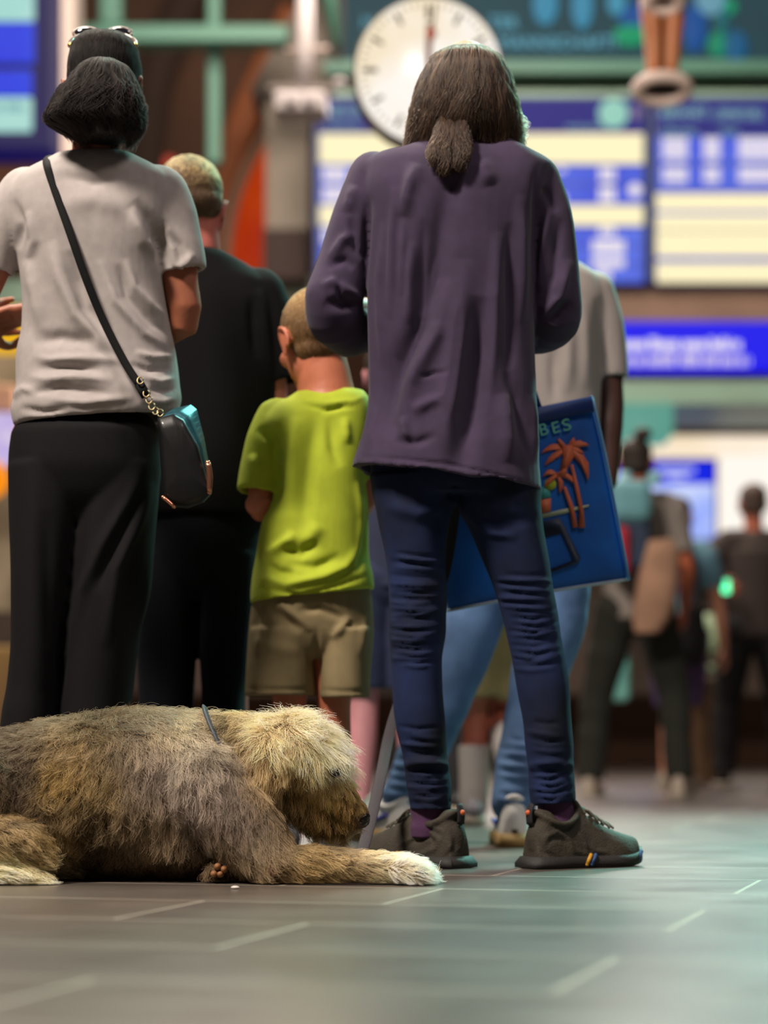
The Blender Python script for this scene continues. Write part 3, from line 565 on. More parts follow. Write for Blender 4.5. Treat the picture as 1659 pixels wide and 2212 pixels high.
# ------------------------------------------------------------------ people
SKIN = M('skin_light', 'c27e62', .5, var=.08, vs_=20); SKINR = M('skin_ruddy', 'b8654f', .5, var=.08, vs_=20); SKINT = M('skin_tan', '9c5c3e', .5, var=.1, vs_=20); SKIND = M('skin_dark', '3c231c', .5, var=.1, vs_=20)
def groundpt(px, D): return P(px, HOR+CH*F/D, D)
def folds_noise(fx, fz, amp, seed, slant=0.):
    rn = np.random.default_rng(seed); K = rn.uniform(.6, 1.5, (5, 2)); ph = rn.uniform(0, 6.28, 5)
    def f(V, N):
        x = V[:, 0]+V[:, 1]*.7; z = V[:, 2]; t = np.zeros(len(V))
        for (a, b), p in zip(K, ph): t += np.sin(fx*a*(x+slant*z)+fz*b*z+p+1.3*np.sin(fz*.8*z+p))
        return amp*t/2.5
    return f
# ---- standing person with the purple long sleeved shirt (holds the leash)
D = 5.05
man = root('person', 'person with brown shoulder length hair in loose dark purple shirt and tight jeans', 'person', (P(1000, 1875, D)[0], D, 0))
j = dict(head=P(1006, 210, D+.02), sh_l=P(818, 400, D), sh_r=P(1150, 400, D), el_l=P(722, 664, D-.0), el_r=P(1202, 660, D), wr_l=P(806, 668, D+.24), wr_r=P(1085, 690, D+.27),
         hip_l=P(905, 990, D), hip_r=P(1070, 990, D), kn_l=P(903, 1375, D-.01), kn_r=P(1156, 1390, D-.01), an_l=P(930, 1785, D), an_r=P(1202, 1780, D), toe_l=(-.7, .7, 0), toe_r=(.8, .55, 0), hd_l=(.7, .6, .25), hd_r=(-.7, .6, .25), curl_l=.7, curl_r=.7)
body(j, .93, hk=1.0, legk=.72, armk=.78).build('body', SKIN, man, vox=.006, smooth=3)
SH = M('purple_jersey', '332540', .9, bump=.25, bs=700, var=.10, vs_=30, sheen=.08)
s = Soup()
rowloft(s, [(308, 905, 1105, .075), (322, 872, 1132, .085), (338, 815, 1172, .10), (362, 782, 1196, .115), (420, 775, 1185, .135), (480, 788, 1164, .14), (560, 796, 1158, .14), (660, 799, 1153, .135), (760, 800, 1156, .135), (850, 797, 1160, .14), (920, 785, 1158, .15), (975, 774, 1160, .16, 0, 8), (1018, 765, 1164, .165, 0, 20), (1036, 762, 1166, .168, 0, 27)], D, lip=True, e=2.5)
s.chain([P(812, 392, D), P(778, 470, D), P(748, 560, D), P(722, 640, D-.01)], [.064, .062, .060, .062], sub=4, n=28)
s.chain([P(722, 640, D-.01), P(728, 692, D+.02), P(768, 716, D+.12), P(815, 700, D+.25)], [.062, .062, .056, .046], sub=4, n=28, lip=True)
s.chain([P(1150, 392, D), P(1178, 470, D), P(1192, 560, D), P(1198, 630, D-.005)], [.060, .058, .056, .057], sub=4, n=28)
s.chain([P(1198, 630, D-.005), P(1195, 690, D+.02), P(1150, 712, D+.14), P(1090, 695, D+.26)], [.057, .060, .056, .046], sub=4, n=28, lip=True)
st_ = [([(983, 380), (960, 447), (949, 516), (925, 686), (871, 782), (841, 879), (815, 990)], 26, -.024), ([(1041, 640), (1026, 840), (1010, 917), (995, 1030)], 26, -.022), ([(960, 600), (938, 720), (880, 830), (860, 920)], 20, .014), ([(1000, 560), (990, 740), (965, 900), (955, 1020)], 24, .014),
       ([(1159, 350), (1157, 493), (1153, 620)], 9, -.010), ([(797, 420), (794, 480), (792, 600)], 10, -.010), ([(806, 440), (803, 650), (803, 850), (790, 985)], 11, .012), ([(830, 480), (822, 620), (826, 800)], 9, .010), ([(852, 400), (846, 560), (842, 690)], 9, .009), ([(872, 470), (868, 640)], 8, .008), ([(915, 470), (905, 660), (890, 760)], 10, -.010), ([(890, 520), (880, 700)], 9, .007),
       ([(1099, 480), (1103, 690), (1098, 860)], 12, -.012), ([(1075, 500), (1065, 720), (1050, 900)], 14, .010), ([(1125, 420), (1128, 700)], 12, .008), ([(1103, 800), (1120, 880), (1140, 985)], 12, -.014), ([(1085, 850), (1100, 1000)], 16, .010), ([(1150, 850), (1158, 1000)], 9, .008),
       ([(905, 818), (940, 806), (975, 806)], 5, -.007), ([(890, 890), (930, 870), (965, 862)], 12, .008), ([(850, 950), (900, 955), (945, 940)], 9, -.007), ([(868, 900), (880, 960)], 10, .007),
       ([(770, 985), (870, 992), (990, 1006), (1080, 1028), (1160, 1046)], 4, -.005), ([(766, 1000), (880, 1006), (990, 1020), (1160, 1060)], 6, .003),
       ([(990, 360), (975, 420)], 14, -.010), ([(900, 352), (880, 420), (872, 470)], 14, .008), ([(1040, 345), (1060, 400)], 18, .006),
       ([(705, 575), (745, 562), (765, 580)], 9, -.012), ([(690, 620), (720, 608), (770, 640), (792, 645)], 9, .012), ([(700, 650), (740, 660), (790, 652)], 12, -.014), ([(755, 470), (770, 540), (785, 560)], 9, -.009), ([(715, 560), (740, 520), (765, 500)], 10, .008), ([(765, 400), (752, 460)], 12, .006), ([(730, 600), (735, 640), (768, 652)], 7, -.010),
       ([(1190, 430), (1172, 540), (1162, 630)], 9, .010), ([(1210, 470), (1195, 590), (1165, 660)], 10, -.010), ([(1228, 560), (1210, 640), (1170, 690)], 11, .009), ([(1175, 400), (1200, 460)], 9, -.006), ([(1235, 650), (1190, 700)], 12, -.008)]
SHIRT = s.build('shirt', SH, man, vox=.0048, smooth=4, sculpt=[(a, b, c*1.75) for a, b, c in st_], fn=folds_noise(36, 4, .0034, 3, .16))
# phone he looks at, just visible between sleeve and shirt
ph = root('smartphone', 'dark phone held in front of the purple shirt, barely visible at its left edge', 'phone', P(800, 640, D+.36)); c = P(806, 640, D+.345)
V, Fc = box(c, [.072, .010, .145], [[1, 0, 0], [0, .9, -.43], [0, .43, .9]]); o = mk('phone_case', V, Fc, M('phone_black', '15161a', .25), ph, smooth=False); m_ = o.modifiers.new('b', 'BEVEL'); m_.width = .004
V, Fc = box(c+np.array([0, .007, .003]), [.064, .002, .132], [[1, 0, 0], [0, .9, -.43], [0, .43, .9]]); mk('screen', V, Fc, M('phone_glass', '8fa0b8', .1, emit=.6), o, smooth=False)
JE = M('dark_denim', '12151f', .85, bump=.5, bs=900, hex2='202c52', vs_=5, spec=.2)
s = Soup()
rowloft(s, [(985, 800, 1150, .115), (1040, 800, 1165, .12), (1074, 806, 1172, .115)], D, lip=False)
rowloft(s, [(1030, 797, 990, .11), (1077, 808, 984, .105), (1140, 820, 968, .098), (1204, 833, 962, .09), (1279, 840, 965, .082), (1354, 841, 964, .076), (1428, 844, 954, .072), (1522, 850, 958, .074), (1597, 861, 964, .072), (1653, 873, 970, .066), (1700, 880, 974, .062), (1750, 884, 976, .060)], D-.005, lip=True, e=2.1)
rowloft(s, [(1030, 985, 1168, .11), (1092, 988, 1170, .108), (1148, 1016, 1176, .10), (1223, 1047, 1189, .09), (1298, 1077, 1200, .083), (1372, 1094, 1212, .077), (1428, 1107, 1223, .073), (1503, 1118, 1233, .074), (1578, 1133, 1236, .072), (1634, 1138, 1237, .066), (1690, 1142, 1243, .062), (1735, 1148, 1244, .060, 0, -5)], D-.005, lip=True, e=2.1)
st_ = []
rn = random.Random(5)
def wr(x0, x1, y0, y1, n, a, sl):
    for i in range(n):
        y = y0+(y1-y0)*(i+rn.uniform(-.3, .3))/n; xa = x0+rn.uniform(-4, 30); xb = x1-rn.uniform(-4, 30); dy = rn.uniform(-6, 6)+sl
        st_.append(([(xa, y), ((xa+xb)/2, y+rn.uniform(2, 9)), (xb, y+dy)], rn.uniform(3.6, 6), a*rn.uniform(.5, 1.3)*(1 if i % 2 else -1)))
wr(836, 966, 1265, 1440, 26, .0052, 0); wr(838, 966, 1190, 1270, 6, .005, 8); wr(860, 968, 1570, 1650, 6, .005, 6); wr(872, 976, 1662, 1745, 12, .007, 2)
wr(1060, 1205, 1240, 1320, 8, .005, 4); wr(1092, 1216, 1320, 1450, 18, .0045, -5); wr(1136, 1240, 1655, 1730, 11, .0065, -6); wr(1120, 1236, 1560, 1640, 4, .004, 8)
st_ += [([(985, 1040), (978, 1080)], 12, -.02), ([(830, 1090), (900, 1110), (960, 1095)], 16, .008), ([(1010, 1110), (1080, 1130), (1165, 1115)], 14, -.008), ([(1000, 1100), (1060, 1150), (1120, 1160)], 10, .008), ([(866, 1652), (925, 1646), (980, 1656)], 9, .020), ([(866, 1668), (925, 1664), (980, 1672)], 6, -.010), ([(1134, 1655), (1190, 1649), (1246, 1655)], 9, .018), ([(1136, 1670), (1190, 1665), (1246, 1670)], 6, -.010)]
s.build('jeans', JE, man, vox=.0045, smooth=3, sculpt=st_, fn=folds_noise(8, 26, .0012, 8))
SOCK = M('purple_sock', '4c2c4e', .95, bump=.6, bs=500)
for x, x1 in ((886, 974), (1160, 1244)):
    s = Soup(); rowloft(s, [(1715, x+4, x1-4, .045), (1750, x, x1, .048), (1775, x+2, x1+2, .05), (1810, x, x1, .05)], D); s.build('sock', SOCK, man, vox=.005, smooth=2, fn=folds_noise(10, 90, .0016, 4))
OL = M('olive_mesh', '2e2820', .8, bump=.8, bs=260, hex2='3a3328', vs_=30); OS = M('black_rubber', '1c1917', .7, bump=.4, bs=150); LA = M('olive_lace', '4a4236', .8); BK = M('black_webbing', '17151a', .8)
OT = M('orange_badge', 'c0582c', .6); YE = M('yellow_mark', 'c08a1c', .6); BL = M('blue_mark', '2c4a7c', .6)
emb = [([(847, 1840), (870, 1822), (892, 1810), (930, 1799), (948, 1814), (941, 1833), (907, 1848), (870, 1852)], 5, .0035), ([(862, 1836), (892, 1818), (928, 1808), (936, 1818), (905, 1838)], 4, -.003), ([(975, 1790), (985, 1830), (955, 1862)], 6, -.004), ([(890, 1790), (930, 1785), (965, 1800)], 4, .003),
       ([(1168, 1838), (1180, 1808), (1205, 1796), (1228, 1812), (1240, 1838), (1290, 1850)], 5, .0035), ([(1178, 1836), (1192, 1812), (1215, 1812), (1232, 1840)], 4, -.003), ([(1155, 1800), (1172, 1840), (1215, 1860)], 6, -.004), ([(1262, 1820), (1285, 1838), (1320, 1842)], 5, .004), ([(1245, 1795), (1262, 1815), (1270, 1850)], 4, .003)]
shoe(man, groundpt(994, 4.985), groundpt(822, 5.165), .285, [OL, OS, LA, BK], wd=.118, collar=.112, tab=OT, accents=[(.48, -1, .018, YE), (.48, 1, .018, YE)], sculpt=emb)
shoe(man, groundpt(1146, 4.975), groundpt(1338, 5.10), .285, [OL, OS, LA, BK], wd=.118, collar=.112, tab=OT, accents=[(.42, -1, .016, YE), (.42, 1, .016, YE), (.90, 1, .02, BL), (.46, 1, .016, BL), (.9, -1, .02, BL)], sculpt=emb)
# hair
HB = ['36251b', '281a12', '42301f', '523a29', '20140e', '3c2b1f']; HM = hairmat('human_hair', .35, .35)
HR = [(105, 1004, 1013, .006, 0), (107, 986, 1031, .03, 0), (111, 964, 1050, .06, 0), (121, 945, 1068, .085, 0), (140, 928, 1084, .105), (170, 912, 1099, .118), (230, 898, 1110, .122, .0), (285, 890, 1116, .115), (322, 886, 1120, .10)]
s = Soup(); rowloft(s, HR, D+.01, e=2.1); hair = s.build('hair', M('hair_brown', '20140e', .9, spec=.1), man, vox=.006, smooth=2)
loft_hair('hair_strands', HR, D+.01, 16000, HM, hair, HB, t0=(0, .12), t1=(.65, 1.12), wav=.009, out=(.0005, .010), rad=.0007, lock=170)
s = Soup(); rowloft(s, [(246, 970, 982, .006, -.068), (266, 958, 994, .018, -.085), (300, 950, 1000, .022, -.105), (335, 955, 996, .018, -.128), (355, 962, 990, .012, -.14)], D, e=2.0); pt = s.build('ponytail', M('hair_brown', '3b2920', .6), man, vox=.006, smooth=2)
for i, (x0, x1, xa, xb, y1) in enumerate(((938, 968, 928, 952, 362), (955, 985, 946, 975, 384), (975, 1008, 978, 1008, 376), (990, 1012, 1000, 1013, 352))):
    TR = [(240, x0+14, x1-10, .012, -.075), (270, x0+6, x1-4, .016, -.10), (300, x0, x1, .02, -.115), (332, xa, xb, .016, -.138), (y1-10, xa+4, xb-6, .012, -.146), (y1, xa+8, xb-10, .008, -.146)]
    loft_hair('ponytail_strands', TR, D, 900, HM, pt, ['2a1c14', '20140e', '38261a', '46301f', '1a100b'], t0=(0, .25), t1=(.55, 1.0), wav=.007, out=(-.004, .006), rad=.0007)
WI = [(230, 1088, 1114, .04, .0), (265, 1094, 1128, .04, .0), (300, 1096, 1124, .035, .0)]; loft_hair('side_wisps', WI, D, 500, HM, hair, ['7a5a44', '8a6a50', '5a4032'], t0=(0, .5), t1=(.6, 1.2), wav=.012, out=(-.006, .01), rad=.0006)
# ---- blue bag on his arm
DB = 5.32
bag = root('shopping_bag', 'large blue shopping bag printed with orange palm trees, carried by the person in purple', 'bag', P(1160, 1280, DB))
dx = np.array(P(1275, 858, DB))-P(1157, 886, DB); ux = norm([dx[0], 0, dx[2]]); uz = norm([-ux[2]*.9, 0, ux[0]])
# front outline in photo pixels, real depth behind it
out_ = [(905, 946), (1157, 882), (1276, 858), (1300, 960), (1330, 1110), (1357, 1250), (1180, 1278), (968, 1318), (950, 1190)]
BM = M('blue_woven', '0f64c2', .5, bump=.35, bs=160, hex2='0b4ea2', vs_=7, spec=.4); BD = M('navy_band', '0a2a6a', .6)
A = np.array([P(x, y, DB) for x, y in out_]); m_ = A.mean(0)
def subdiv(Q, n=6): return np.concatenate([[Q[i]+(Q[(i+1) % len(Q)]-Q[i])*k/n for k in range(n)] for i in range(len(Q))])
A2 = subdiv(A, 8); rs = []
for sc_, dy in ((.2, -.012), (.6, -.011), (.9, -.006), (.985, .0), (1, .012), (1, .06), (.985, .075), (.9, .084), (.2, .09)): q_ = m_+(A2-m_)*sc_; q_[:, 1] = DB+dy; rs.append(q_)
Soup().rings(rs).build('bag_body', BM, bag)
poly_prism([(898, 946), (1157, 880), (1278, 856), (1284, 888), (1158, 914), (906, 978)], DB-.016, .11).build('top_band', BD, bag, smooth=False)
E = M('pale_piping', '5c8fc8', .6); Soup().chain([P(1278, 858, DB-.008), P(1302, 960, DB-.008), P(1332, 1110, DB-.008), P(1358, 1250, DB-.008)], [.0035]*4, sub=3, n=8).build('seam', E, bag); Soup().chain([P(968, 1319, DB), P(1180, 1279, DB), P(1358, 1251, DB)], [.0035]*3, sub=3, n=8).build('bottom_seam', M('pale_edge', '9db0c0', .6), bag)
PO = M('print_orange', 'c4623f', .6); PTX = M('print_mint', '66b9a2', .6); PG = M('print_lime', 'a6b32a', .6); PW = M('print_white', 'a8b49a', .6); PD = M('print_dark', '24304a', .6); PTE = M('print_teal', '3f9a98', .6)
# the front is a shallow dome: prints follow it
front = Soup(); yd = DB-.0145
def pr(name, pts, mat): return poly_prism(pts, yd, .004).build(name, mat, bag, smooth=False)
r_ = np.array([[ux[0], 0, -ux[2]], [0, 1, 0], [ux[2], 0, ux[0]]])
text('print_text', 'B', 1166, 942, yd, 26, PTX, bag, ex=.001, width=18, rot=r_); text('print_text', 'E', 1193, 937, yd, 25, PTX, bag, ex=.001, width=16, rot=r_); text('print_text', 'S', 1216, 932, yd, 26, PTX, bag, ex=.001, width=18, rot=r_)
def frond(c, tip, bow, wd):
    c = np.array(c, float); t_ = np.array(tip, float); d = t_-c; n_ = np.array([-d[1], d[0]])/np.hypot(*d); up = []; lo = []
    for k in range(9):
        t = k/8; w2 = wd*math.sin(math.pi*min(1, .12+t*.88))**.8; cc = c+d*t+n_*bow*math.sin(math.pi*t); up.append(cc+n_*w2*.55); lo.append(cc-n_*w2*.55*(1 if k % 2 else .72))
    return [tuple(a) for a in up]+[tuple(a) for a in lo[::-1]]
pk = Soup()
def addp(pts): q_ = poly_prism(pts, yd-.0003*len(pk.V), .004); pk.add(q_.V[0], q_.F)
for tip, bow, wd in (((1168, 980), 10, 13), ((1176, 1006), 4, 13), ((1205, 946), -2, 12), ((1240, 944), 3, 13), ((1274, 962), -9, 15), ((1262, 980), -5, 11), ((1270, 1038), -16, 17)): addp(frond((1224, 972), tip, bow, wd))
addp([(1216, 962), (1236, 962), (1240, 985), (1222, 1020), (1208, 1022), (1216, 990)])
for tip, bow, wd in (((1172, 1030), 8, 11), ((1208, 1066), -6, 11), ((1246, 1050), -9, 11), ((1176, 1052), 2, 10), ((1224, 1010), 4, 14)): addp(frond((1204, 1026), tip, bow, wd))
addp([(1232, 1004), (1238, 1003), (1252, 1060), (1260, 1100), (1264, 1140), (1250, 1140), (1252, 1100), (1244, 1062)]); addp([(1216, 1052), (1222, 1050), (1238, 1090), (1248, 1138), (1238, 1140), (1230, 1096)])
pk.build('palm_print', PO, bag, smooth=False)
pr('cup_print', [(1166, 1080), (1190, 1076), (1190, 1104), (1166, 1110)], PO); pr('cup_print', [(1166, 1052), (1186, 1050), (1190, 1074), (1166, 1078)], PTE); pr('line_print', [(1168, 1112), (1215, 1100), (1272, 1090), (1272, 1094), (1225, 1108), (1170, 1120)], PW)
Soup().add(*(lambda z: (z.V[0], z.F))(disc(1189, 1046, yd-.001, .0135, .004))).build('fruit_print', PG, bag, smooth=False)
pr('chair_print', [(1170, 1126), (1208, 1118), (1222, 1140), (1254, 1205), (1250, 1216), (1190, 1236), (1188, 1229), (1240, 1210), (1212, 1152), (1172, 1162)], PD)
for k in (0, .07): Soup().chain([P(1010, 930, DB+k), P(1030, 800, DB+k-.04), P(1080, 735, DB-.02), P(1130, 800, DB+k-.04), P(1165, 890, DB+k)], [.010]*5, sub=4, flat=.25, up=(0, 1, 0)).build('carry_strap', BD, bag)
# ---- leash
ls = root('dog_leash', 'long grey webbing leash running down behind the blue jeans to the dog', 'leash', P(785, 1840, 4.8))
LE = M('grey_webbing', '2c282e', .75, bump=.5, bs=300)
Soup().chain([P(1080, 700, 5.30), P(1010, 950, 5.28), P(985, 1090, 5.26), P(960, 1240, 5.25), P(905, 1400, 5.22), P(848, 1560, 5.16), P(822, 1680, 5.02), P(796, 1790, 4.92), P(776, 1850, 4.86), P(740, 1895, 4.84), P(690, 1890, 4.83), P(600, 1850, 4.80), P(540, 1740, 4.785)], [.0125]*13, sub=4, flat=.16, up=(.25, 1, 0)).build('leash_strap', LE, ls)
Soup().chain([P(540, 1746, 4.785), P(528, 1725, 4.78)], [.008, .008], sub=1).build('clip', M('steel', '9a9aa0', .3, metal=1), ls)
# ---- woman in the grey T-shirt
D = 5.08
wo = root('person', 'woman with black hair in a ponytail, light grey T-shirt and wide black trousers', 'person', (P(160, 1870, D)[0], D, 0))
j = dict(head=P(222, 190, D), sh_l=P(45, 420, D), sh_r=P(362, 425, D), el_l=P(-40, 640, D), el_r=P(395, 700, D+.01), wr_l=P(-30, 690, D+.22), wr_r=P(112, 672, D+.26), hip_l=P(105, 960, D), hip_r=P(245, 960, D), kn_l=P(95, 1380, D-.02), kn_r=P(235, 1380, D-.02), an_l=P(80, 1790, D), an_r=P(215, 1790, D), hd_r=(-.93, .1, -.1), hn_r=(0, -.35, -.9), curl_r=.45, hd_l=(.1, .9, .2))
B_ = body(j, .97, hfwd=(.16, 1, 0), hk=.98, sl=1.05); B_.chain([P(392, 575, D), P(393, 640, D), P(396, 690, D+.01)], [.036, .036, .034], n=20); B_.build('body', M('skin_woman', '98593f', .5, var=.08, vs_=18), wo, vox=.005, smooth=3)
TG = M('grey_marl_jersey', 'a39b99', .9, bump=.2, bs=700, var=.06, vs_=40, sheen=.05)
s = Soup()
rowloft(s, [(338, 120, 290, .07), (350, 98, 312, .085), (368, 62, 345, .10), (395, 28, 378, .115), (440, 14, 384, .125), (500, 20, 372, .13), (540, 33, 360, .13), (587, 42, 354, .128), (648, 49, 360, .122), (710, 46, 369, .122), (771, 37, 378, .128), (833, 38, 388, .138), (858, 34, 393, .142), (890, 27, 386, .142), (912, 34, 372, .14, 0, -10)], D, lip=True, e=2.4)
s.chain([P(340, 425, D), P(362, 480, D), P(380, 540, D), P(391, 588, D)], [.068, .068, .062, .054], sub=4, n=28, lip=True)
s.chain([P(60, 420, D), P(25, 480, D), P(-8, 540, D), P(-22, 585, D)], [.062, .062, .058, .054], sub=4, n=28, lip=True)
st_ = [([(290, 430), (320, 470), (350, 530), (362, 590)], 13, -.014), ([(280, 450), (310, 520), (340, 560)], 12, .009), ([(352, 470), (345, 540), (352, 590)], 10, -.006), ([(270, 560), (290, 620), (330, 665), (362, 690)], 9, .012), ([(215, 560), (250, 650), (310, 720), (365, 752)], 9, .011), ([(255, 570), (275, 640), (330, 700), (368, 725)], 9, -.008),
       ([(110, 520), (130, 600), (165, 680), (220, 740), (262, 765)], 15, .015), ([(150, 540), (185, 660), (235, 725)], 14, -.010), ([(60, 560), (80, 640), (90, 720)], 15, .009), ([(70, 740), (130, 728), (210, 740)], 14, -.013), ([(68, 768), (110, 778), (180, 775), (270, 780)], 10, .012), ([(75, 795), (140, 792), (220, 800)], 9, -.009), ([(60, 812), (100, 820), (160, 815), (250, 822)], 9, .009), ([(50, 850), (130, 838), (240, 850)], 9, -.008), ([(100, 862), (180, 870), (290, 858)], 8, .008),
       ([(290, 760), (330, 772), (380, 770)], 7, .010), ([(280, 785), (320, 800), (370, 795)], 7, -.009), ([(300, 810), (345, 825), (385, 815)], 7, .010), ([(320, 840), (360, 845), (388, 838)], 7, -.009), ([(300, 862), (350, 868), (385, 858)], 7, .008), ([(28, 860), (50, 840), (80, 850)], 8, .010), ([(40, 880), (90, 890), (150, 885)], 8, -.007),
       ([(40, 905), (135, 910), (230, 905), (326, 890)], 4, -.005), ([(380, 590), (400, 570), (418, 545)], 9, .006), ([(362, 500), (385, 530), (395, 580)], 9, -.008), ([(30, 430), (48, 480), (40, 540)], 9, -.012), ([(60, 455), (75, 520), (62, 560)], 10, .008), ([(120, 375), (200, 392), (280, 372)], 12, -.006), ([(130, 440), (210, 430), (280, 455)], 22, .006)]
s.build('t_shirt', TG, wo, vox=.005, smooth=3, sculpt=[(a, b, c*1.5) for a, b, c in st_], fn=folds_noise(12, 14, .003, 11, .5))
TB = M('black_crepe', '0e0d10', .85, bump=.3, bs=500, spec=.2)
s = Soup(); rowloft(s, [(898, 52, 326, .10), (915, 40, 336, .115), (940, 26, 346, .14), (1000, 20, 348, .142), (1060, 26, 342, .128), (1130, 50, 318, .09)], D)
rowloft(s, [(1010, 20, 205, .13), (1102, 22, 190, .13), (1237, 27, 165, .13), (1372, 28, 146, .13), (1474, 20, 138, .13), (1541, 8, 134, .135), (1700, -8, 130, .14), (1850, -20, 128, .145)], D, lip=True); rowloft(s, [(1010, 180, 348, .13), (1102, 165, 340, .13), (1170, 155, 334, .13), (1271, 146, 326, .13), (1372, 138, 302, .13), (1490, 132, 288, .13), (1700, 128, 270, .14), (1850, 124, 265, .145)], D+.01, lip=True)
st_ = [([(310, 1000), (280, 1080), (220, 1180), (175, 1280), (140, 1420)], 14, .012), ([(330, 1040), (300, 1120), (250, 1230), (230, 1400)], 14, .012), ([(300, 1060), (255, 1160), (205, 1280)], 12, -.010), ([(332, 1160), (320, 1270), (300, 1380), (290, 1500)], 8, .014), ([(190, 1100), (160, 1260), (140, 1400), (128, 1520)], 10, -.018), ([(80, 960), (70, 1200), (80, 1500)], 20, .006), ([(100, 1100), (110, 1400)], 16, -.006)]
s.build('trousers', TB, wo, vox=.006, smooth=3, sculpt=st_, fn=folds_noise(14, 3, .002, 12))
for x in (75, 205): shoe(wo, groundpt(x, D-.06), groundpt(x, D+.2), .25, [M('black_leather', '141214', .5), OS, LA, BK], laces=False, vox=.006)
HK = ['120e0c', '0c0908', '1a1412', '090707', '1f1816']; HMB = hairmat('black_hair', .5, .7)
HW = [(76, 205, 248, .04), (84, 176, 278, .075), (104, 158, 294, .10), (150, 150, 303, .112), (210, 152, 303, .11), (255, 168, 297, .095), (285, 185, 285, .075)]
s = Soup(); rowloft(s, HW, D, e=2.1); hw = s.build('hair', M('hair_black', '120e0d', .5), wo, vox=.006, smooth=2)
loft_hair('hair_strands', HW, D, 7000, HMB, hw, HK, t0=(0, .1), t1=(.5, 1.0), out=(.0, .003), wav=.002, rad=.0006)
PT_ = [(134, 195, 250, .04, -.085), (150, 172, 276, .065, -.10), (190, 146, 291, .078, -.11), (225, 128, 298, .082, -.115), (262, 113, 297, .08, -.115), (284, 150, 292, .07, -.11), (303, 175, 276, .05, -.10)]
s = Soup(); rowloft(s, PT_, D, e=2.0); pw = s.build('ponytail', M('hair_black', '120e0d', .5), wo, vox=.006, smooth=2); loft_hair('ponytail_strands', PT_, D, 8000, HMB, pw, HK+['2a2221', '221b1a'], t0=(0, .2), t1=(.5, 1.12), wav=.014, out=(.0, .014), rad=.0006, lock=120)
Soup().ball(P(222, 150, D-.155), [.022, .012, .012]).build('hair_tie', M('black_cloth', '100e10', .9), pw)
GL = M('tortoise_frame', '4a2f1a', .3); gl = root('sunglasses', 'tortoiseshell sunglasses pushed up on top of the black hair', 'sunglasses', P(222, 78, D+.08))
for q in (-1, 1):
    Soup().chain([P(222+q*70, 98, D-.02), P(222+q*66, 86, D+.04), P(222+q*40, 76, D+.07), P(222+q*8, 80, D+.085)], [.005, .0045, .006, .004], sub=3).build('temple', GL, gl)
    t = np.linspace(0, 6.283, 21); cc = P(222+q*36, 72, D+.095); Soup().chain([cc+np.array([.028*math.cos(a), .012*math.sin(a), .016*math.sin(a)]) for a in t], [.0035]*21, sub=1, n=8, balls=False).build('rim', GL, gl); Soup().ball(P(222+q*70, 98, D-.022), .006).build('hinge', M('gold_metal', 'c8a050', .3, metal=1), gl)
    Soup().ball(cc, [.027, .006, .014]).build('lens', M('dark_lens', '1a1a20', .1, coat=1), gl)
# crossbody bag
cb = root('crossbody_bag', 'small shiny black crossbody bag with iridescent blue side hanging at the hip', 'handbag', P(400, 1098, D-.17)); DBg = D-.19
GB = M('gloss_black', '0c0c0e', .45, bump=.1, bs=60, coat=.15, spec=.3)
mi = bpy.data.materials.new('iridescent_film'); mi.use_nodes = True; nt = mi.node_tree; b = nt.nodes['Principled BSDF']; b.inputs['Metallic'].default_value = .6; b.inputs['Roughness'].default_value = .42
tc = nt.nodes.new('ShaderNodeTexCoord'); nz = nt.nodes.new('ShaderNodeTexNoise'); nz.inputs['Scale'].default_value = 16; rc = nt.nodes.new('ShaderNodeValToRGB'); cr = rc.color_ramp
for i, (p, h) in enumerate(((.25, '1a4fb0'), (.42, '2f7f9a'), (.55, '4f9fb0'), (.68, '2a5a78'), (.8, 'b07090'))):
    e = cr.elements[i] if i < 2 else cr.elements.new(p); e.position = p; e.color = (*[x*.33 for x in lin(h)], 1)
nt.links.new(tc.outputs['Object'], nz.inputs[0]); nt.links.new(nz.outputs[0], rc.inputs[0]); nt.links.new(rc.outputs[0], b.inputs['Base Color'])
fr = [(340, 902), (375, 893), (396, 905), (428, 962), (448, 1040), (456, 1066), (440, 1084), (404, 1097), (372, 1094), (352, 1075), (346, 1000)]
A = subdiv(np.array([P(x, y, DBg) for x, y in fr]), 5); m_ = A.mean(0); R = []
for sc_, dy in ((.3, -.012), (.75, -.010), (.95, -.004), (1, .006), (1, .012)): z = m_+(A-m_)*sc_; z[:, 1] = DBg+dy; R.append(z)
Soup().rings(R).build('front_panel', GB, cb)
bk = [(375, 882), (412, 874), (425, 884), (441, 945), (453, 1010), (457, 1066), (440, 1084), (404, 1097), (372, 1094), (352, 1075), (346, 1000)]
B2 = subdiv(np.array([P(x, y, DBg+.05) for x, y in bk]), 5); A1 = A.copy(); A1[:, 1] = DBg+.012
Soup().rings([A1, B2]).build('side_gusset', mi, cb)
COPP = M('rose_reflection', 'c98a70', .25, metal=.9); Soup().chain([P(449, 1000, DBg-.004), P(453, 1030, DBg-.004), P(452, 1064, DBg-.004)], [.006, .007, .005], sub=3).build('edge_reflection', COPP, cb); Soup().chain([P(352, 1074, DBg-.012), P(364, 1084, DBg-.012), P(376, 1095, DBg-.012)], [.004]*3, sub=2).build('edge_reflection', COPP, cb)  # strips added for the orange-pink reflections along the bag edges
sp = [(100, 350), (112, 392), (150, 500), (185, 600), (222, 690), (268, 780), (300, 830)]
Soup().chain([P(104, 338, D+.02)]+[P(x, y, D-dd) for (x, y), dd in zip(sp, (.085, .115, .143, .146, .142, .150, .163))], [.0085]*8, sub=4, flat=.3, up=(0, 1, 0)).build('shoulder_strap', M('black_strap', '0b0c0c', .75, spec=.15), cb)
GM = M('gold_metal', 'c8a050', .3, metal=1); ch = Soup()
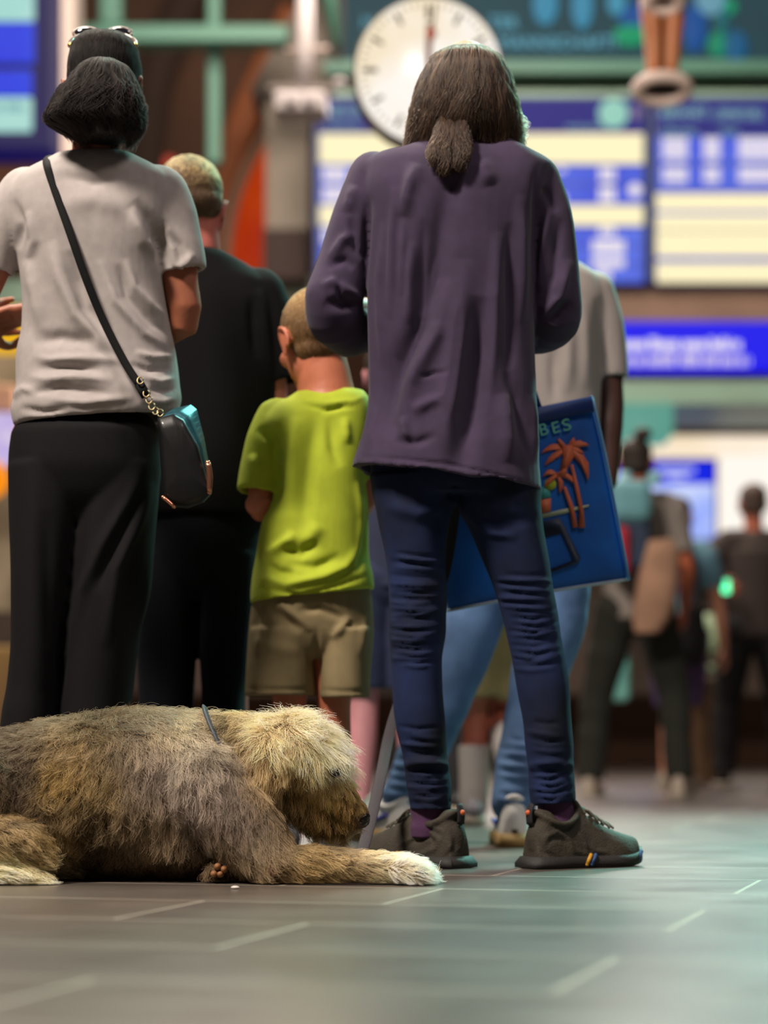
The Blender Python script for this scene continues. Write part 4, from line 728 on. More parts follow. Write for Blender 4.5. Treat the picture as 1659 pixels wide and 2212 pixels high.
for (x, y) in ((303, 822), (316, 850), (322, 864), (328, 878), (336, 888), (346, 892)):
    cc = P(x, y, D-.172); t = np.linspace(0, 6.283, 13); ch.chain([cc+np.array([.0065*math.cos(a), .003*math.sin(a), .008*math.sin(a)]) for a in t], [.0016]*13, sub=1, n=8, balls=False)
ch.build('chain', M('pale_brass', '9a8a68', .35, metal=.9), cb)
Soup().chain([P(300, 828, D-.166), P(316, 856, D-.17)], [.011, .011], sub=1, flat=.3, up=(0, 1, 0)).build('strap_end', M('black_strap', '0b0c0c', .75, spec=.15), cb)
# ---- boy
D = 5.42
boy = root('person', 'young boy with cropped light brown hair in a lime green T-shirt and khaki shorts', 'person', (P(670, 1850, D)[0], D, 0))
j = dict(head=P(678, 735, D), sh_l=P(582, 920, D), sh_r=P(762, 918, D), el_l=P(560, 1098, D-.02), el_r=P(790, 1085, D), wr_l=P(610, 1090, D+.19), wr_r=P(740, 1075, D+.2), hip_l=P(630, 1260, D), hip_r=P(720, 1260, D), kn_l=P(625, 1530, D-.01), kn_r=P(722, 1530, D-.01), an_l=P(625, 1790, D), an_r=P(728, 1790, D))
B_ = body(j, .70, hfwd=(-.42, .86, -.32), hup=(-.12, .30, .95), hk=.97); B_.chain([P(690, 770, D), P(706, 830, D-.005), P(708, 880, D)], [.060, .060, .075], n=24, sub=3); B_.ball(P(562, 1090, D-.02), [.036, .036, .030])
B_.build('body', M('skin_boy', 'c9775a', .5, var=.06, vs_=18), boy, vox=.005, smooth=2)
LI = M('lime_jersey', 'aebd2a', .85, bump=.2, bs=700, var=.05, vs_=30, sheen=.05)
s = Soup()
rowloft(s, [(846, 640, 786, .055), (862, 615, 797, .075), (885, 580, 802, .09), (920, 562, 803, .10), (980, 585, 798, .11), (1040, 592, 794, .115), (1090, 583, 798, .115), (1130, 566, 798, .118), (1200, 554, 799, .12), (1250, 544, 808, .125), (1282, 540, 810, .125, 0, -10), (1290, 540, 808, .125, 0, -16)], D, lip=True, e=2.4)
s.chain([P(600, 905, D), P(583, 960, D-.01), P(566, 1020, D-.015), P(558, 1066, D-.02)], [.052, .056, .054, .052], sub=4, n=28, lip=True); s.chain([P(765, 910, D), P(780, 970, D), P(785, 1040, D)], [.045, .045, .042], sub=4, n=24, lip=True)
st_ = [([(690, 880), (672, 960), (660, 1050), (655, 1150)], 18, -.010), ([(710, 900), (720, 970), (735, 1010)], 12, -.007), ([(640, 900), (632, 1000), (630, 1100)], 14, .007), ([(745, 900), (750, 960)], 10, .006), ([(690, 888), (720, 882), (755, 872)], 5, -.008), ([(648, 860), (705, 872), (765, 866), (792, 852)], 6, .003), ([(650, 872), (705, 885), (770, 878)], 4, -.004),
       ([(600, 1000), (603, 1060), (600, 1085)], 9, -.016), ([(555, 925), (590, 950), (602, 1000)], 10, -.008), ([(575, 1200), (620, 1170), (640, 1150)], 12, .012), ([(600, 1185), (650, 1195), (690, 1170)], 13, -.011), ([(575, 1215), (600, 1235), (640, 1240)], 9, -.011), ([(560, 1245), (620, 1262), (700, 1245), (745, 1225), (780, 1180)], 10, .012), ([(620, 1215), (680, 1225), (740, 1200)], 10, -.008), ([(690, 1130), (660, 1180)], 16, .008), ([(770, 1040), (782, 1120), (778, 1200)], 7, .009), ([(790, 1090), (786, 1180), (770, 1240)], 8, -.010), ([(560, 1268), (650, 1288), (740, 1262), (800, 1240)], 5, -.006), ([(520, 1050), (560, 1060), (600, 1064)], 4, -.005), ([(545, 980), (560, 1030)], 10, .006)]
s.build('t_shirt', LI, boy, vox=.005, smooth=3, sculpt=[(a, b, c*1.3) for a, b, c in st_], fn=folds_noise(16, 8, .0022, 21, .3))
KH = M('khaki_twill', '8a7a58', .85, bump=.35, bs=600, var=.06, vs_=30)
s = Soup(); rowloft(s, [(1240, 552, 796, .10), (1300, 544, 803, .108), (1360, 538, 806, .102), (1400, 545, 798, .085), (1425, 560, 785, .06)], D)
rowloft(s, [(1360, 538, 682, .10), (1430, 533, 682, .10), (1503, 529, 681, .10)], D, lip=True); rowloft(s, [(1360, 688, 807, .10), (1430, 689, 804, .10), (1508, 690, 801, .10)], D, lip=True)
st_ = [([(580, 1310), (615, 1340), (650, 1365)], 10, -.010), ([(600, 1300), (645, 1335), (672, 1365)], 8, .009), ([(640, 1320), (690, 1312), (750, 1340)], 9, -.009), ([(755, 1330), (735, 1360), (715, 1380)], 9, .010), ([(684, 1350), (685, 1430), (685, 1500)], 6, -.014), ([(545, 1380), (600, 1400), (650, 1410)], 14, .005), ([(530, 1487), (600, 1490), (680, 1488)], 4, -.005), ([(690, 1490), (740, 1494), (800, 1492)], 4, -.005), ([(570, 1330), (560, 1420)], 9, .006), ([(790, 1320), (780, 1420)], 9, .006)]
s.build('shorts', KH, boy, vox=.005, smooth=3, sculpt=st_, fn=folds_noise(14, 12, .0018, 23))
FZ = [(640, 700, -.2, 1, 7, .35, '7a5a34', .1), (600, 720, .0, 1, 7, .3, '8c7440', .1), (700, 740, .1, 1, 6, .3, '5c3f2a', .1), (680, 775, .1, 1, 5, .25, '4a3122', .1), (660, 640, .2, .3, 8, .5, 'a8823e', .1), (750, 740, .2, 1, 6, .3, '5c4028', .1)]
ax = [norm(np.cross(norm((-.42, .86, -.32)), (-.12, .30, .95))), norm((-.42, .86, -.32)), norm((-.12, .30, .95))]
s = Soup(); s.ball(P(678, 735, D)+.97*(-.014*ax[1]+.034*ax[2]), np.array([.0765, .097, .088]), ax); s.ball(P(688, 752, D-.018), np.array([.060, .058, .048]), ax); hb = s.build('hair', M('hair_cropped', '6d4d30', .8, bump=.5, bs=220, hex2='7d5a38', vs_=12), boy, vox=.006, smooth=2)
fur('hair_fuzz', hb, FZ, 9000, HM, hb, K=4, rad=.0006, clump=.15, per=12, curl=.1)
WS = M('dark_sock', '1a1a20', .9)
for x in (625, 728):
    s = Soup(); rowloft(s, [(1670, x-36, x+34, .035), (1800, x-32, x+30, .032)], D); s.build('sock', WS, boy, vox=.006, smooth=2); shoe(boy, groundpt(x-2, D-.06), groundpt(x-25, D+.14), .20, [M('grey_shoe', '6f7076', .7), M('white_sole', 'b9b3a6', .6), M('white_lace', 'c9c4bb', .7), BK], wd=.078, collar=.075, vox=.005)
# ---- man in black T-shirt
D = 5.75
bm_ = root('person', 'man with blond faded haircut in a black T-shirt between the grey T-shirt and the boy', 'person', (P(430, 1840, D)[0], D, 0))
j = dict(head=P(414, 452, D), sh_l=P(275, 640, D), sh_r=P(560, 640, D), el_l=P(250, 880, D), el_r=P(590, 880, D), wr_l=P(330, 900, D+.2), wr_r=P(520, 900, D+.2), hip_l=P(360, 1110, D), hip_r=P(490, 1110, D), kn_l=P(355, 1450, D), kn_r=P(490, 1450, D), an_l=P(350, 1770, D), an_r=P(490, 1770, D))
B_ = body(j, .98, hfwd=(-.12, 1, -.05), hk=.98); B_.chain([P(420, 470, D), P(424, 540, D)], [.058, .060], sub=1); B_.build('body', M('skin_pink', 'b5665a', .5, var=.06, vs_=18), bm_, vox=.006, smooth=2)
BT = M('black_jersey', '0b0a0c', .9, bump=.2, bs=500, spec=.15)
s = Soup(); rowloft(s, [(540, 370, 480, .07), (552, 340, 502, .085), (580, 290, 545, .10), (615, 262, 585, .115), (680, 255, 600, .13), (800, 262, 600, .14), (950, 262, 598, .145), (1120, 265, 590, .15)], D, lip=True, e=2.4)
s.chain([P(555, 640, D), P(582, 720, D), P(596, 830, D)], [.070, .070, .068], sub=4, n=24, lip=True); s.chain([P(280, 640, D), P(258, 720, D), P(246, 830, D)], [.070, .070, .068], sub=4, n=24, lip=True)
s.build('t_shirt', BT, bm_, vox=.007, smooth=3, sculpt=[([(560, 620), (575, 760), (590, 860)], 14, .012), ([(545, 640), (555, 780)], 12, -.012), ([(440, 600), (500, 800), (520, 1000)], 30, .008)], fn=folds_noise(12, 6, .003, 31))
s = Soup(); rowloft(s, [(1080, 290, 570, .13), (1180, 290, 566, .135), (1240, 296, 556, .12), (1300, 320, 530, .08)], D); rowloft(s, [(1200, 292, 425, .12), (1500, 300, 420, .10), (1790, 305, 412, .09)], D, lip=True); rowloft(s, [(1200, 430, 562, .12), (1400, 432, 545, .105), (1520, 436, 532, .10), (1790, 440, 530, .09)], D, lip=True)
s.build('trousers', M('black_blue_denim', '0b0d14', .9, bump=.3, bs=400, spec=.15), bm_, vox=.007, smooth=3, fn=folds_noise(10, 14, .003, 33))
s = Soup(); s.ball(P(409, 413, D-.004), [.083, .106, .087]); s.ball(P(412, 436, D-.018), [.080, .088, .062]); hb = s.build('hair', M('hair_fade', '4a3320', .8), bm_, vox=.006, smooth=2)
FZ = [(400, 350, -.4, .2, 12, .4, 'a98648', .1), (450, 360, .5, .4, 12, .4, 'a07c42', .1), (360, 370, -.5, .5, 12, .4, 'b08c4e', .1), (410, 385, .1, 1, 12, .3, '8a6838', .1), (400, 420, .1, 1, 8, .2, '463022', .1), (450, 420, .1, 1, 8, .2, '4e3624', .1), (430, 445, .1, 1, 6, .2, '3a271d', .1)]
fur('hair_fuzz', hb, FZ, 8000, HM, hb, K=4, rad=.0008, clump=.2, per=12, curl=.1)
for x in (360, 485): shoe(bm_, groundpt(x, D-.06), groundpt(x, D+.2), .28, [M('black_leather', '141214', .5), OS, LA, BK], laces=False, vox=.007)
# ---- person in white T-shirt and pale jeans
D = 6.15
wt = root('person', 'person in pale grey T-shirt, light jeans and white sneakers behind the purple shirt', 'person', (P(1050, 1830, D)[0], D, 0))
j = dict(head=P(1110, 465, D), sh_l=P(985, 625, D), sh_r=P(1288, 630, D), el_l=P(960, 850, D), el_r=P(1318, 850, D), wr_l=P(1000, 900, D+.2), wr_r=P(1313, 1040, D-.01), hip_l=P(1075, 1110, D), hip_r=P(1190, 1110, D), kn_l=P(985, 1430, D+.05), kn_r=P(1165, 1430, D), an_l=P(872, 1745, D+.12), an_r=P(1108, 1760, D-.16), hd_r=(-.1, .3, -1), toe_l=(-.9, .4, 0), toe_r=(-.05, 1, 0))
body(j, .98).build('body', SKIND, wt, vox=.007, smooth=2)
WTS = M('pale_grey_jersey', '8f8682', .9, bump=.2, bs=500)
s = Soup(); rowloft(s, [(555, 1060, 1215, .07), (575, 1010, 1262, .09), (605, 975, 1302, .105), (660, 965, 1312, .125), (800, 980, 1300, .135), (950, 985, 1292, .14), (1180, 985, 1290, .145)], D, lip=True, e=2.4)
s.chain([P(1285, 630, D), P(1306, 700, D), P(1318, 770, D), P(1322, 818, D)], [.058, .056, .050, .046], sub=4, n=24, lip=True); s.chain([P(990, 630, D), P(968, 720, D), P(960, 800, D)], [.055, .055, .05], sub=4, n=24, lip=True)
s.build('t_shirt', WTS, wt, vox=.007, smooth=3, sculpt=[([(1290, 640), (1296, 740), (1300, 820)], 9, -.014), ([(1230, 680), (1225, 850)], 14, .010), ([(1260, 640), (1268, 840)], 12, .008), ([(1195, 750), (1200, 870)], 12, -.010)], fn=folds_noise(14, 3, .003, 41))
PJ = M('pale_denim', '465f86', .85, bump=.3, bs=400, hex2='5f80ac', vs_=9)
s = Soup(); s.chain([P(1080, 1150, D), P(1185, 1150, D)], [.135, .135], sub=1, n=24)
s.chain([P(1075, 1170, D), P(1015, 1340, D+.03), P(975, 1480, D+.06), P(920, 1610, D+.10), P(872, 1720, D+.12)], [.108, .090, .074, .066, .060], sub=4, n=28); s.chain([P(1190, 1170, D), P(1200, 1330, D), P(1165, 1450, D), P(1135, 1590, D-.08), P(1110, 1735, D-.15)], [.105, .085, .074, .066, .062], sub=4, n=28)
st_ = []; wr(820, 960, 1640, 1735, 9, .010, 4); wr(1070, 1160, 1590, 1735, 12, .010, 6)
s.build('jeans', PJ, wt, vox=.007, smooth=2, sculpt=st_, fn=folds_noise(10, 25, .003, 43))
WSH = M('white_leather', 'e8e2de', .6); GUM = M('gum_sole', '9a7c48', .7); STR = M('blue_stripe', '2a2f96', .5)
shoe(wt, groundpt(886, D+.06), groundpt(780, D+.22), .29, [WSH, GUM, M('white_lace', 'c9c4bb', .7), WSH], stripe=STR, vox=.006, wd=.105, collar=.105, soleth=.034); shoe(wt, groundpt(1111, D-.22), groundpt(1106, D+.05), .29, [WSH, GUM, M('white_lace', 'c9c4bb', .7), WSH], stripe=STR, vox=.006, wd=.112, collar=.115, soleth=.036)
s = Soup(); s.ball(P(1110, 445, D), [.082, .1, .09]); s.build('hair', M('hair_black', '120e0d', .5), wt, vox=.008)
# ---- simpler builder for people deep in the crowd
def crowd(label, cx, feet, H, D, skin, top, low, hair, shoes, facing=(0, 1, 0), stance=.11, sleeves='short', legs='long', arms=None, lean=0., topcol=None, hairrows=None, up_k=1., sho=.5):
    """a figure of height H standing at photo column cx; low is trousers or shorts"""
    k = H/1.75; x0 = P(cx, 1600, D)[0]; r = root('person', label, 'person', (x0, D, 0)); f = norm(facing); sd = norm(np.cross(f, [0, 0, 1.]))
    at = lambda a, b, z: np.array([x0, D, 0])+sd*a*k+f*b*k+np.array([0, 0, z*k])
    j = dict(head=at(lean*.02, .03, 1.625), sh_l=at(-.185, 0, 1.40), sh_r=at(.185, 0, 1.40), el_l=at(-.24, -.03, 1.10), el_r=at(.24, -.03, 1.10), wr_l=at(-.2, .18, .98), wr_r=at(.2, .18, .98), hip_l=at(-.09, 0, .90), hip_r=at(.09, 0, .90), kn_l=at(-stance, .02, .48), kn_r=at(stance, .02, .48), an_l=at(-stance*1.15, -.02, .08), an_r=at(stance*1.15, -.02, .08), toe_l=f, toe_r=f)
    for a, b in (arms or {}).items(): j[a] = at(*b)
    body(j, k, f).build('body', skin, r, vox=.009, smooth=2)
    s = Soup(); c = at(0, 0, 1.44)
    s.chain([at(-.15, 0, 1.405), at(.15, 0, 1.405)], [.078*k, .078*k], sub=1); s.chain([at(0, 0, 1.36), at(0, 0, 1.15), at(0, 0, 1.0), at(0, 0, .86)], [.155*k*up_k, .15*k*up_k, .15*k*up_k, .158*k*up_k], flat=.8, up=f, sub=4, n=28, lip=True, balls=False)
    s.chain([at(0, 0, 1.36), at(0, 0, 1.40)], [.15*k, .1*k], flat=.8, up=f, sub=1)
    for e in 'lr':
        a, b, c2 = j['sh_'+e], j['el_'+e], j['wr_'+e]
        s.chain([a*.93+b*.07, a*.3+b*.7] if sleeves == 'short' else [a*.93+b*.07, (a+b)/2, b, c2*.9+b*.1], [.072*k, .064*k] if sleeves == 'short' else [.070*k, .062*k, .055*k, .045*k], sub=3, n=22, lip=True)
    s.build('shirt', top, r, vox=.009, smooth=3, fn=folds_noise(12, 9, .004, int(cx)))
    s = Soup(); s.chain([at(-.08, 0, .90), at(.08, 0, .90)], [.125*k, .125*k], sub=1, n=22)
    for e in 'lr':
        a, b, c2 = j['hip_'+e], j['kn_'+e], j['an_'+e]
        if legs == 'long': s.chain([a, (a+b)/2, b, (b+c2)/2, c2], [.112*k, .098*k, .080*k, .074*k, .068*k], sub=3, n=22, lip=True)
        elif legs == 'flared': s.chain([a, (a+b)/2, b*.86+a*.14], [.120*k, .128*k, .138*k], sub=3, n=22, lip=True)
        else: s.chain([a, (a+b)/2, b*.95+a*.05], [.115*k, .108*k, .10*k], sub=3, n=22, lip=True)
    s.build('trousers' if legs == 'long' else 'shorts', low, r, vox=.009, smooth=2, fn=folds_noise(8, 22, .003, int(cx)+1))
    for e in 'lr':
        a = j['an_'+e]; hl = np.array([a[0], a[1], 0])-f*.07*k; shoe(r, hl, hl+f*.26*k, .27*k, [shoes, M('pale_rubber', '9a9080', .7), LA, BK], wd=.10*k, collar=.085*k, laces=False, vox=.008)
    if hair is not None:
        s = Soup(); h = j['head']; s.ball(h+np.array([0, 0, .048*k])-f*.02*k, np.array([.083, .098, .078])*k, [sd, f, np.array([0, 0, 1.])]); s.ball(h+np.array([0, 0, .0])-f*.045*k, np.array([.074, .064, .075])*k, [sd, f, np.array([0, 0, 1.])])
        r_h = s.build('hair', hair, r, vox=.008, smooth=2)
    return r, at, j
HD = M('hair_dark_brown', '2a1d16', .7, bump=.6, bs=150)
# bare legs in navy shorts behind the boy
crowd('person with bare legs in navy clothes mostly hidden between the boy and the purple shirt', 836, 0, 1.50, 7.1, M('skin_flushed', 'c2848a', .5, var=.05, vs_=12), M('navy_cotton', '232842', .9), M('navy_shorts', '232a48', .9), HD, M('pale_blue_shoe', '9fb0c0', .6), stance=.085, legs='short', arms=dict(el_l=(-.2, .05, 1.1), wr_l=(-.05, .2, 1.05)))
# child with khaki shorts seen between the legs
kr, at, j = crowd('child in maroon top and flared khaki shorts with white socks, seen between the blue jeans', 1052, 0, 1.34, 7.6, SKINR, M('maroon_cotton', '331014', .9), M('khaki_light', '85764f', .85, var=.1, vs_=8), HD, M('grey_blue_shoe', '8a8790', .6), stance=.05, legs='flared', arms=dict(kn_r=(.07, .10, .50), an_r=(.10, -.22, .20)))
s = Soup()
for e in 'lr': a, b = j['an_'+e], j['kn_'+e]; s.chain([a*1.0, a*.72+b*.28, a*.36+b*.64], [.047, .050, .056], sub=2, lip=True)
s.build('sock', M('white_rib_sock', 'b4aaa6', .9, bump=.5, bs=200), kr, vox=.008)
crowd('person in black seen as a dark leg behind the khaki shorts', 936, 0, 1.50, 8.6, SKIN, M('black_cotton', '121114', .9), M('black_cotton', '121114', .9), HD, M('black_leather', '141214', .5), stance=.09)
# grey shirt with backpack
gp, at, j = crowd('man with a hair bun, grey T-shirt and dark trousers wearing the teal backpack', 1372, 0, 1.75, 11.3, M('skin_warm', 'a8583a', .5), M('grey_cotton', '7d746e', .9, var=.1, vs_=5), M('olive_black', '181911', .9), HD, M('cream_shoe', 'a89a8c', .7), stance=.19, facing=(.25, 1, 0), arms=dict(el_r=(.25, .02, 1.10), wr_r=(.23, .08, .92), wr_l=(-.1, .25, 1.1)), up_k=1.05)
Soup().ball(P(1388, 938, 11.25), [.045, .045, .035]).build('hair_bun', HD, gp)
bp = root('backpack', 'teal and navy backpack with red side on the back of the grey shirted man', 'backpack', P(1362, 1240, 11.05)); TQ = M('teal_nylon', '5f939c', .7, var=.1, vs_=6); NV = M('navy_nylon', '223048', .8); RD = M('red_nylon', 'a0182c', .7)
b1 = pbox('pack_body', 1318, 1040, 1408, 1240, 11.0, .14, NV, bp, .05); pbox('pack_top', 1316, 1034, 1412, 1130, 10.97, .16, TQ, bp, .06); pbox('side_pocket', 1330, 1135, 1362, 1245, 10.96, .10, RD, bp, .03); pbox('front_pocket', 1365, 1140, 1404, 1225, 10.97, .06, NV, bp, .02)
for x in (1345, 1408): Soup().chain([P(x, 1045, 11.08), P(x+6, 1022, 11.2), P(x+8, 1040, 11.35)], [.03]*3, sub=3, flat=.35).build('strap', TQ, bp)
jk = Soup(); rowloft(jk, [(1165, 1395, 1450, .05), (1200, 1385, 1466, .07), (1280, 1372, 1462, .075), (1330, 1366, 1450, .06), (1368, 1372, 1425, .04)], 11.0); o = jk.build('jacket', M('beige_jersey', '9a7660', .9, var=.15, vs_=6), vox=.009, smooth=2, fn=folds_noise(20, 4, .008, 77)); o['label'] = 'beige jacket hanging at the right hip of the man with the teal backpack'; o['category'] = 'jacket'
# teal shirted person, dark shirted man
crowd('bare legged person in pale teal top and purple shorts near the brown box', 1462, 0, 1.60, 12.6, M('skin_peach', 'c08468', .5), M('teal_cotton', '6a98a0', .9, hex2='3a5678', vs_=3), M('purple_shorts', '4d3a66', .9), HD, M('cream_shoe', 'a89a8c', .7), stance=.05, facing=(.5, .8, 0), legs='short', arms=dict(el_r=(.26, .02, 1.10), wr_r=(.28, .05, .84)))
hb_ = root('handbag', 'black bag hanging beside the pale teal top above the brown box', 'handbag', P(1495, 1440, 12.3)); s = Soup(); rowloft(s, [(1292, 1482, 1510, .03), (1320, 1468, 1522, .06), (1400, 1464, 1526, .07), (1440, 1472, 1516, .05)], 12.3); s.build('bag_body', M('black_cotton', '121114', .9), hb_, vox=.01); Soup().chain([P(1478, 1320, 12.3), P(1490, 1180, 12.4), P(1514, 1320, 12.3)], [.014]*3, sub=4).build('strap', M('black_cotton', '121114', .9), hb_)
dp, at, j = crowd('man in a dark brown shirt and black trousers at the right edge', 1628, 0, 1.76, 13.4, M('skin_warm', 'a8583a', .5), M('dark_brown_cotton', '352b28', .9), M('black_cotton', '121114', .9), M('hair_grey_brown', '4a3a32', .8), M('black_leather', '141214', .5), stance=.15, sleeves='long', arms=dict(el_l=(-.33, -.12, 1.14), wr_l=(-.235, -.30, 1.12)), up_k=1.12)
ph = root('smartphone', 'made-up phone whose green glow gives the light spot beside the dark shirted man', 'phone', P(1567, 1270, 13.0)); pbox('phone_case', 1556, 1250, 1578, 1284, 13.02, .02, M('phone_black', '15161a', .25), ph); pbox('screen', 1558, 1253, 1576, 1281, 13.01, .012, M('green_lit', '5cffb0', .3, emit=2.2), ph)  # phone made up to carry the green light spot
Soup().ball(P(1550, 1299, 13.02), .035).build('rose_light_spot', M('rose_lit', 'e8c8c0', .4, emit=.9), ph); Soup().chain([P(1562, 1282, 13.03), P(1552, 1296, 13.02)], [.006, .006], sub=1).build('cord', LA, ph)  # glowing ball and cord made up for the pinkish light spot
hb_ = root('handbag', 'made-up pale teal bag for the blur between the trouser legs of the backpack man', 'handbag', P(1340, 1515, 12.9)); pbox('bag_body', 1319, 1432, 1362, 1515, 12.8, .10, M('teal_glow', '63a8a0', .4, hex2='78bdb4', vs_=6), hb_, .03); Soup().chain([P(1326, 1436, 12.85), P(1338, 1330, 12.85), P(1356, 1436, 12.85)], [.012]*3, sub=4).build('strap', M('teal_glow', '63a8a0'), hb_)  # bag made up for a blurred teal light spot between the legs
# paper scrap on the floor
o = mk('paper_scrap', *(lambda S: (np.concatenate(S.V), S.F))(Soup().ball(P(508, 1921, 4.30)*np.array([1, 1, 0])+np.array([0, 0, .003]), [.008, .006, .003])), M('paper', 'd8d2c8', .8)); o['label'] = 'tiny white paper scrap on the tiles in front of the dog'; o['category'] = 'paper'
# ------------------------------------------------------------------ the dog
DD = 4.64
dog = root('dog', 'shaggy brown and cream dog lying on the tiles with its head turned to the right', 'dog', (P(300, 1890, DD)[0], DD, 0))
s = Soup(); q = lambda x, y, d=0: P(x, y, DD+d)
s.chain([q(-230, 1740, .02), q(-80, 1738, .01), q(80, 1728), q(250, 1716), q(400, 1716), q(480, 1722)], [.110, .126, .146, .164, .159, .130], flat=1.0, sub=3, n=28)
s.ball(q(90, 1760, .0), [.22, .175, .125]); s.ball(q(380, 1760), [.17, .160, .125])                      # ribs resting on the floor
s.ball(q(-90, 1750, -.10), [.18, .10, .125])                                                             # near thigh
s.chain([q(420, 1680), q(500, 1650, -.01), q(570, 1632, -.02), q(620, 1622, -.02)], [.125, .098, .078, .066], sub=3)      # neck
s.chain([q(440, 1700, -.10), q(520, 1780, -.13), q(585, 1858, -.17)], [.085, .070, .046], sub=3)         # shoulder and upper arm
s.chain([q(575, 1872, -.17), q(660, 1868, -.18), q(760, 1872, -.19), q(840, 1876, -.19), q(895, 1884, -.19)], [.038, .036, .030, .028, .026], sub=3)   # forearm
for i, (dx, dy) in enumerate(((0, -.045), (6, -.015), (6, .015), (0, .045))): s.chain([q(860, 1880, -.19+dy*.6), q(898+dx, 1884, -.19+dy), q(915+dx, 1892, -.19+dy)], [.020, .017, .013], sub=2, n=12)
s.chain([q(440, 1760, .12), q(520, 1830, .08), q(600, 1868, .06)], [.08, .06, .04], sub=3); s.chain([q(600, 1868, .06), q(540, 1880, -.05), q(480, 1884, -.13)], [.036, .03, .022], sub=3)   # far foreleg folded under the chest
s.ball(q(470, 1880, -.15), [.022, .026, .018])
# head
s.ball(q(622, 1622, -.02), [.082, .074, .070]); s.ball(q(655, 1640, -.02), [.070, .066, .060])
s.chain([q(660, 1660, -.02), q(705, 1700, -.02), q(745, 1738, -.02), q(778, 1768, -.02)], [.056, .042, .032, .022], sub=3)
s.chain([q(640, 1720, -.02), q(690, 1760, -.02), q(740, 1785, -.02)], [.045, .032, .022], sub=2); s.ball(q(720, 1655, -.045), [.022, .016, .010]); s.ball(q(690, 1640, -.06), [.04, .012, .012])
for sd, e in ((-1, -.098), (1, .060)):                                                                     # folded ears
    s.chain([q(590, 1588, e*.75), q(578, 1612, e), q(575, 1660, e*1.12), q(582, 1706, e*1.1)], [.024, .036, .038, .022], flat=.42, up=(0, 1, 0), sub=3)
s.chain([q(-320, 1800, -.17), q(-120, 1812, -.19), q(20, 1818, -.19), q(70, 1838, -.19)], [.07, .048, .044, .030], sub=3)     # hind foot
s.chain([q(-260, 1870, -.215), q(-100, 1882, -.215), q(30, 1892, -.215), q(80, 1898, -.215)], [.03, .026, .020, .012], sub=3)   # tail tip
body_ = s.build('body', M('dog_skin', '6b5138', .8, hex2='4a3826', vs_=9), dog, vox=.006, smooth=6)
nm = M('nose_black', '1a1412', .28, bump=.6, bs=120)
n_ = Soup().ball(q(782, 1770, -.02), [.015, .022, .016]); n_.ball(q(788, 1764, -.02), [.011, .019, .010]); n_.build('nose', nm, dog, vox=.002, smooth=2)
Soup().ball(q(724, 1668, -.078), .0115).build('eye', M('eye_dark', '0c0806', .08, coat=1), dog)
pad = Soup()
for x, y in ((462, 1888), (476, 1888), (484, 1878), (470, 1872)): pad.ball(q(x, y, -.178), [.007, .010, .007])
pad.build('paw_pads', M('pad_tan', '8a5c34', .6), dog)
Soup().ball(q(580, 1882, -.212), [.016, .008, .014]).build('elbow_callus', M('callus_pink', '8a4f4a', .6, bump=.8, bs=90), dog)
cs = Soup(); cc = q(497, 1640, -.01); ax = norm(q(560, 1615)-q(470, 1660)); a1 = np.array([0, 1., 0]); a2 = np.cross(ax, a1)
rr = [cc+.106*(math.cos(t)*a1*.92+math.sin(t)*a2*1.0) for t in np.linspace(0, 2*math.pi, 33)]
cs.chain(rr, [.017]*33, balls=False, sub=1, flat=.28, up=ax); 
cl = mk('collar', *(lambda S: (np.concatenate(S.V), S.F))(cs), M('collar_grey', '4a4c55', .5, bump=.4, bs=200), dog)
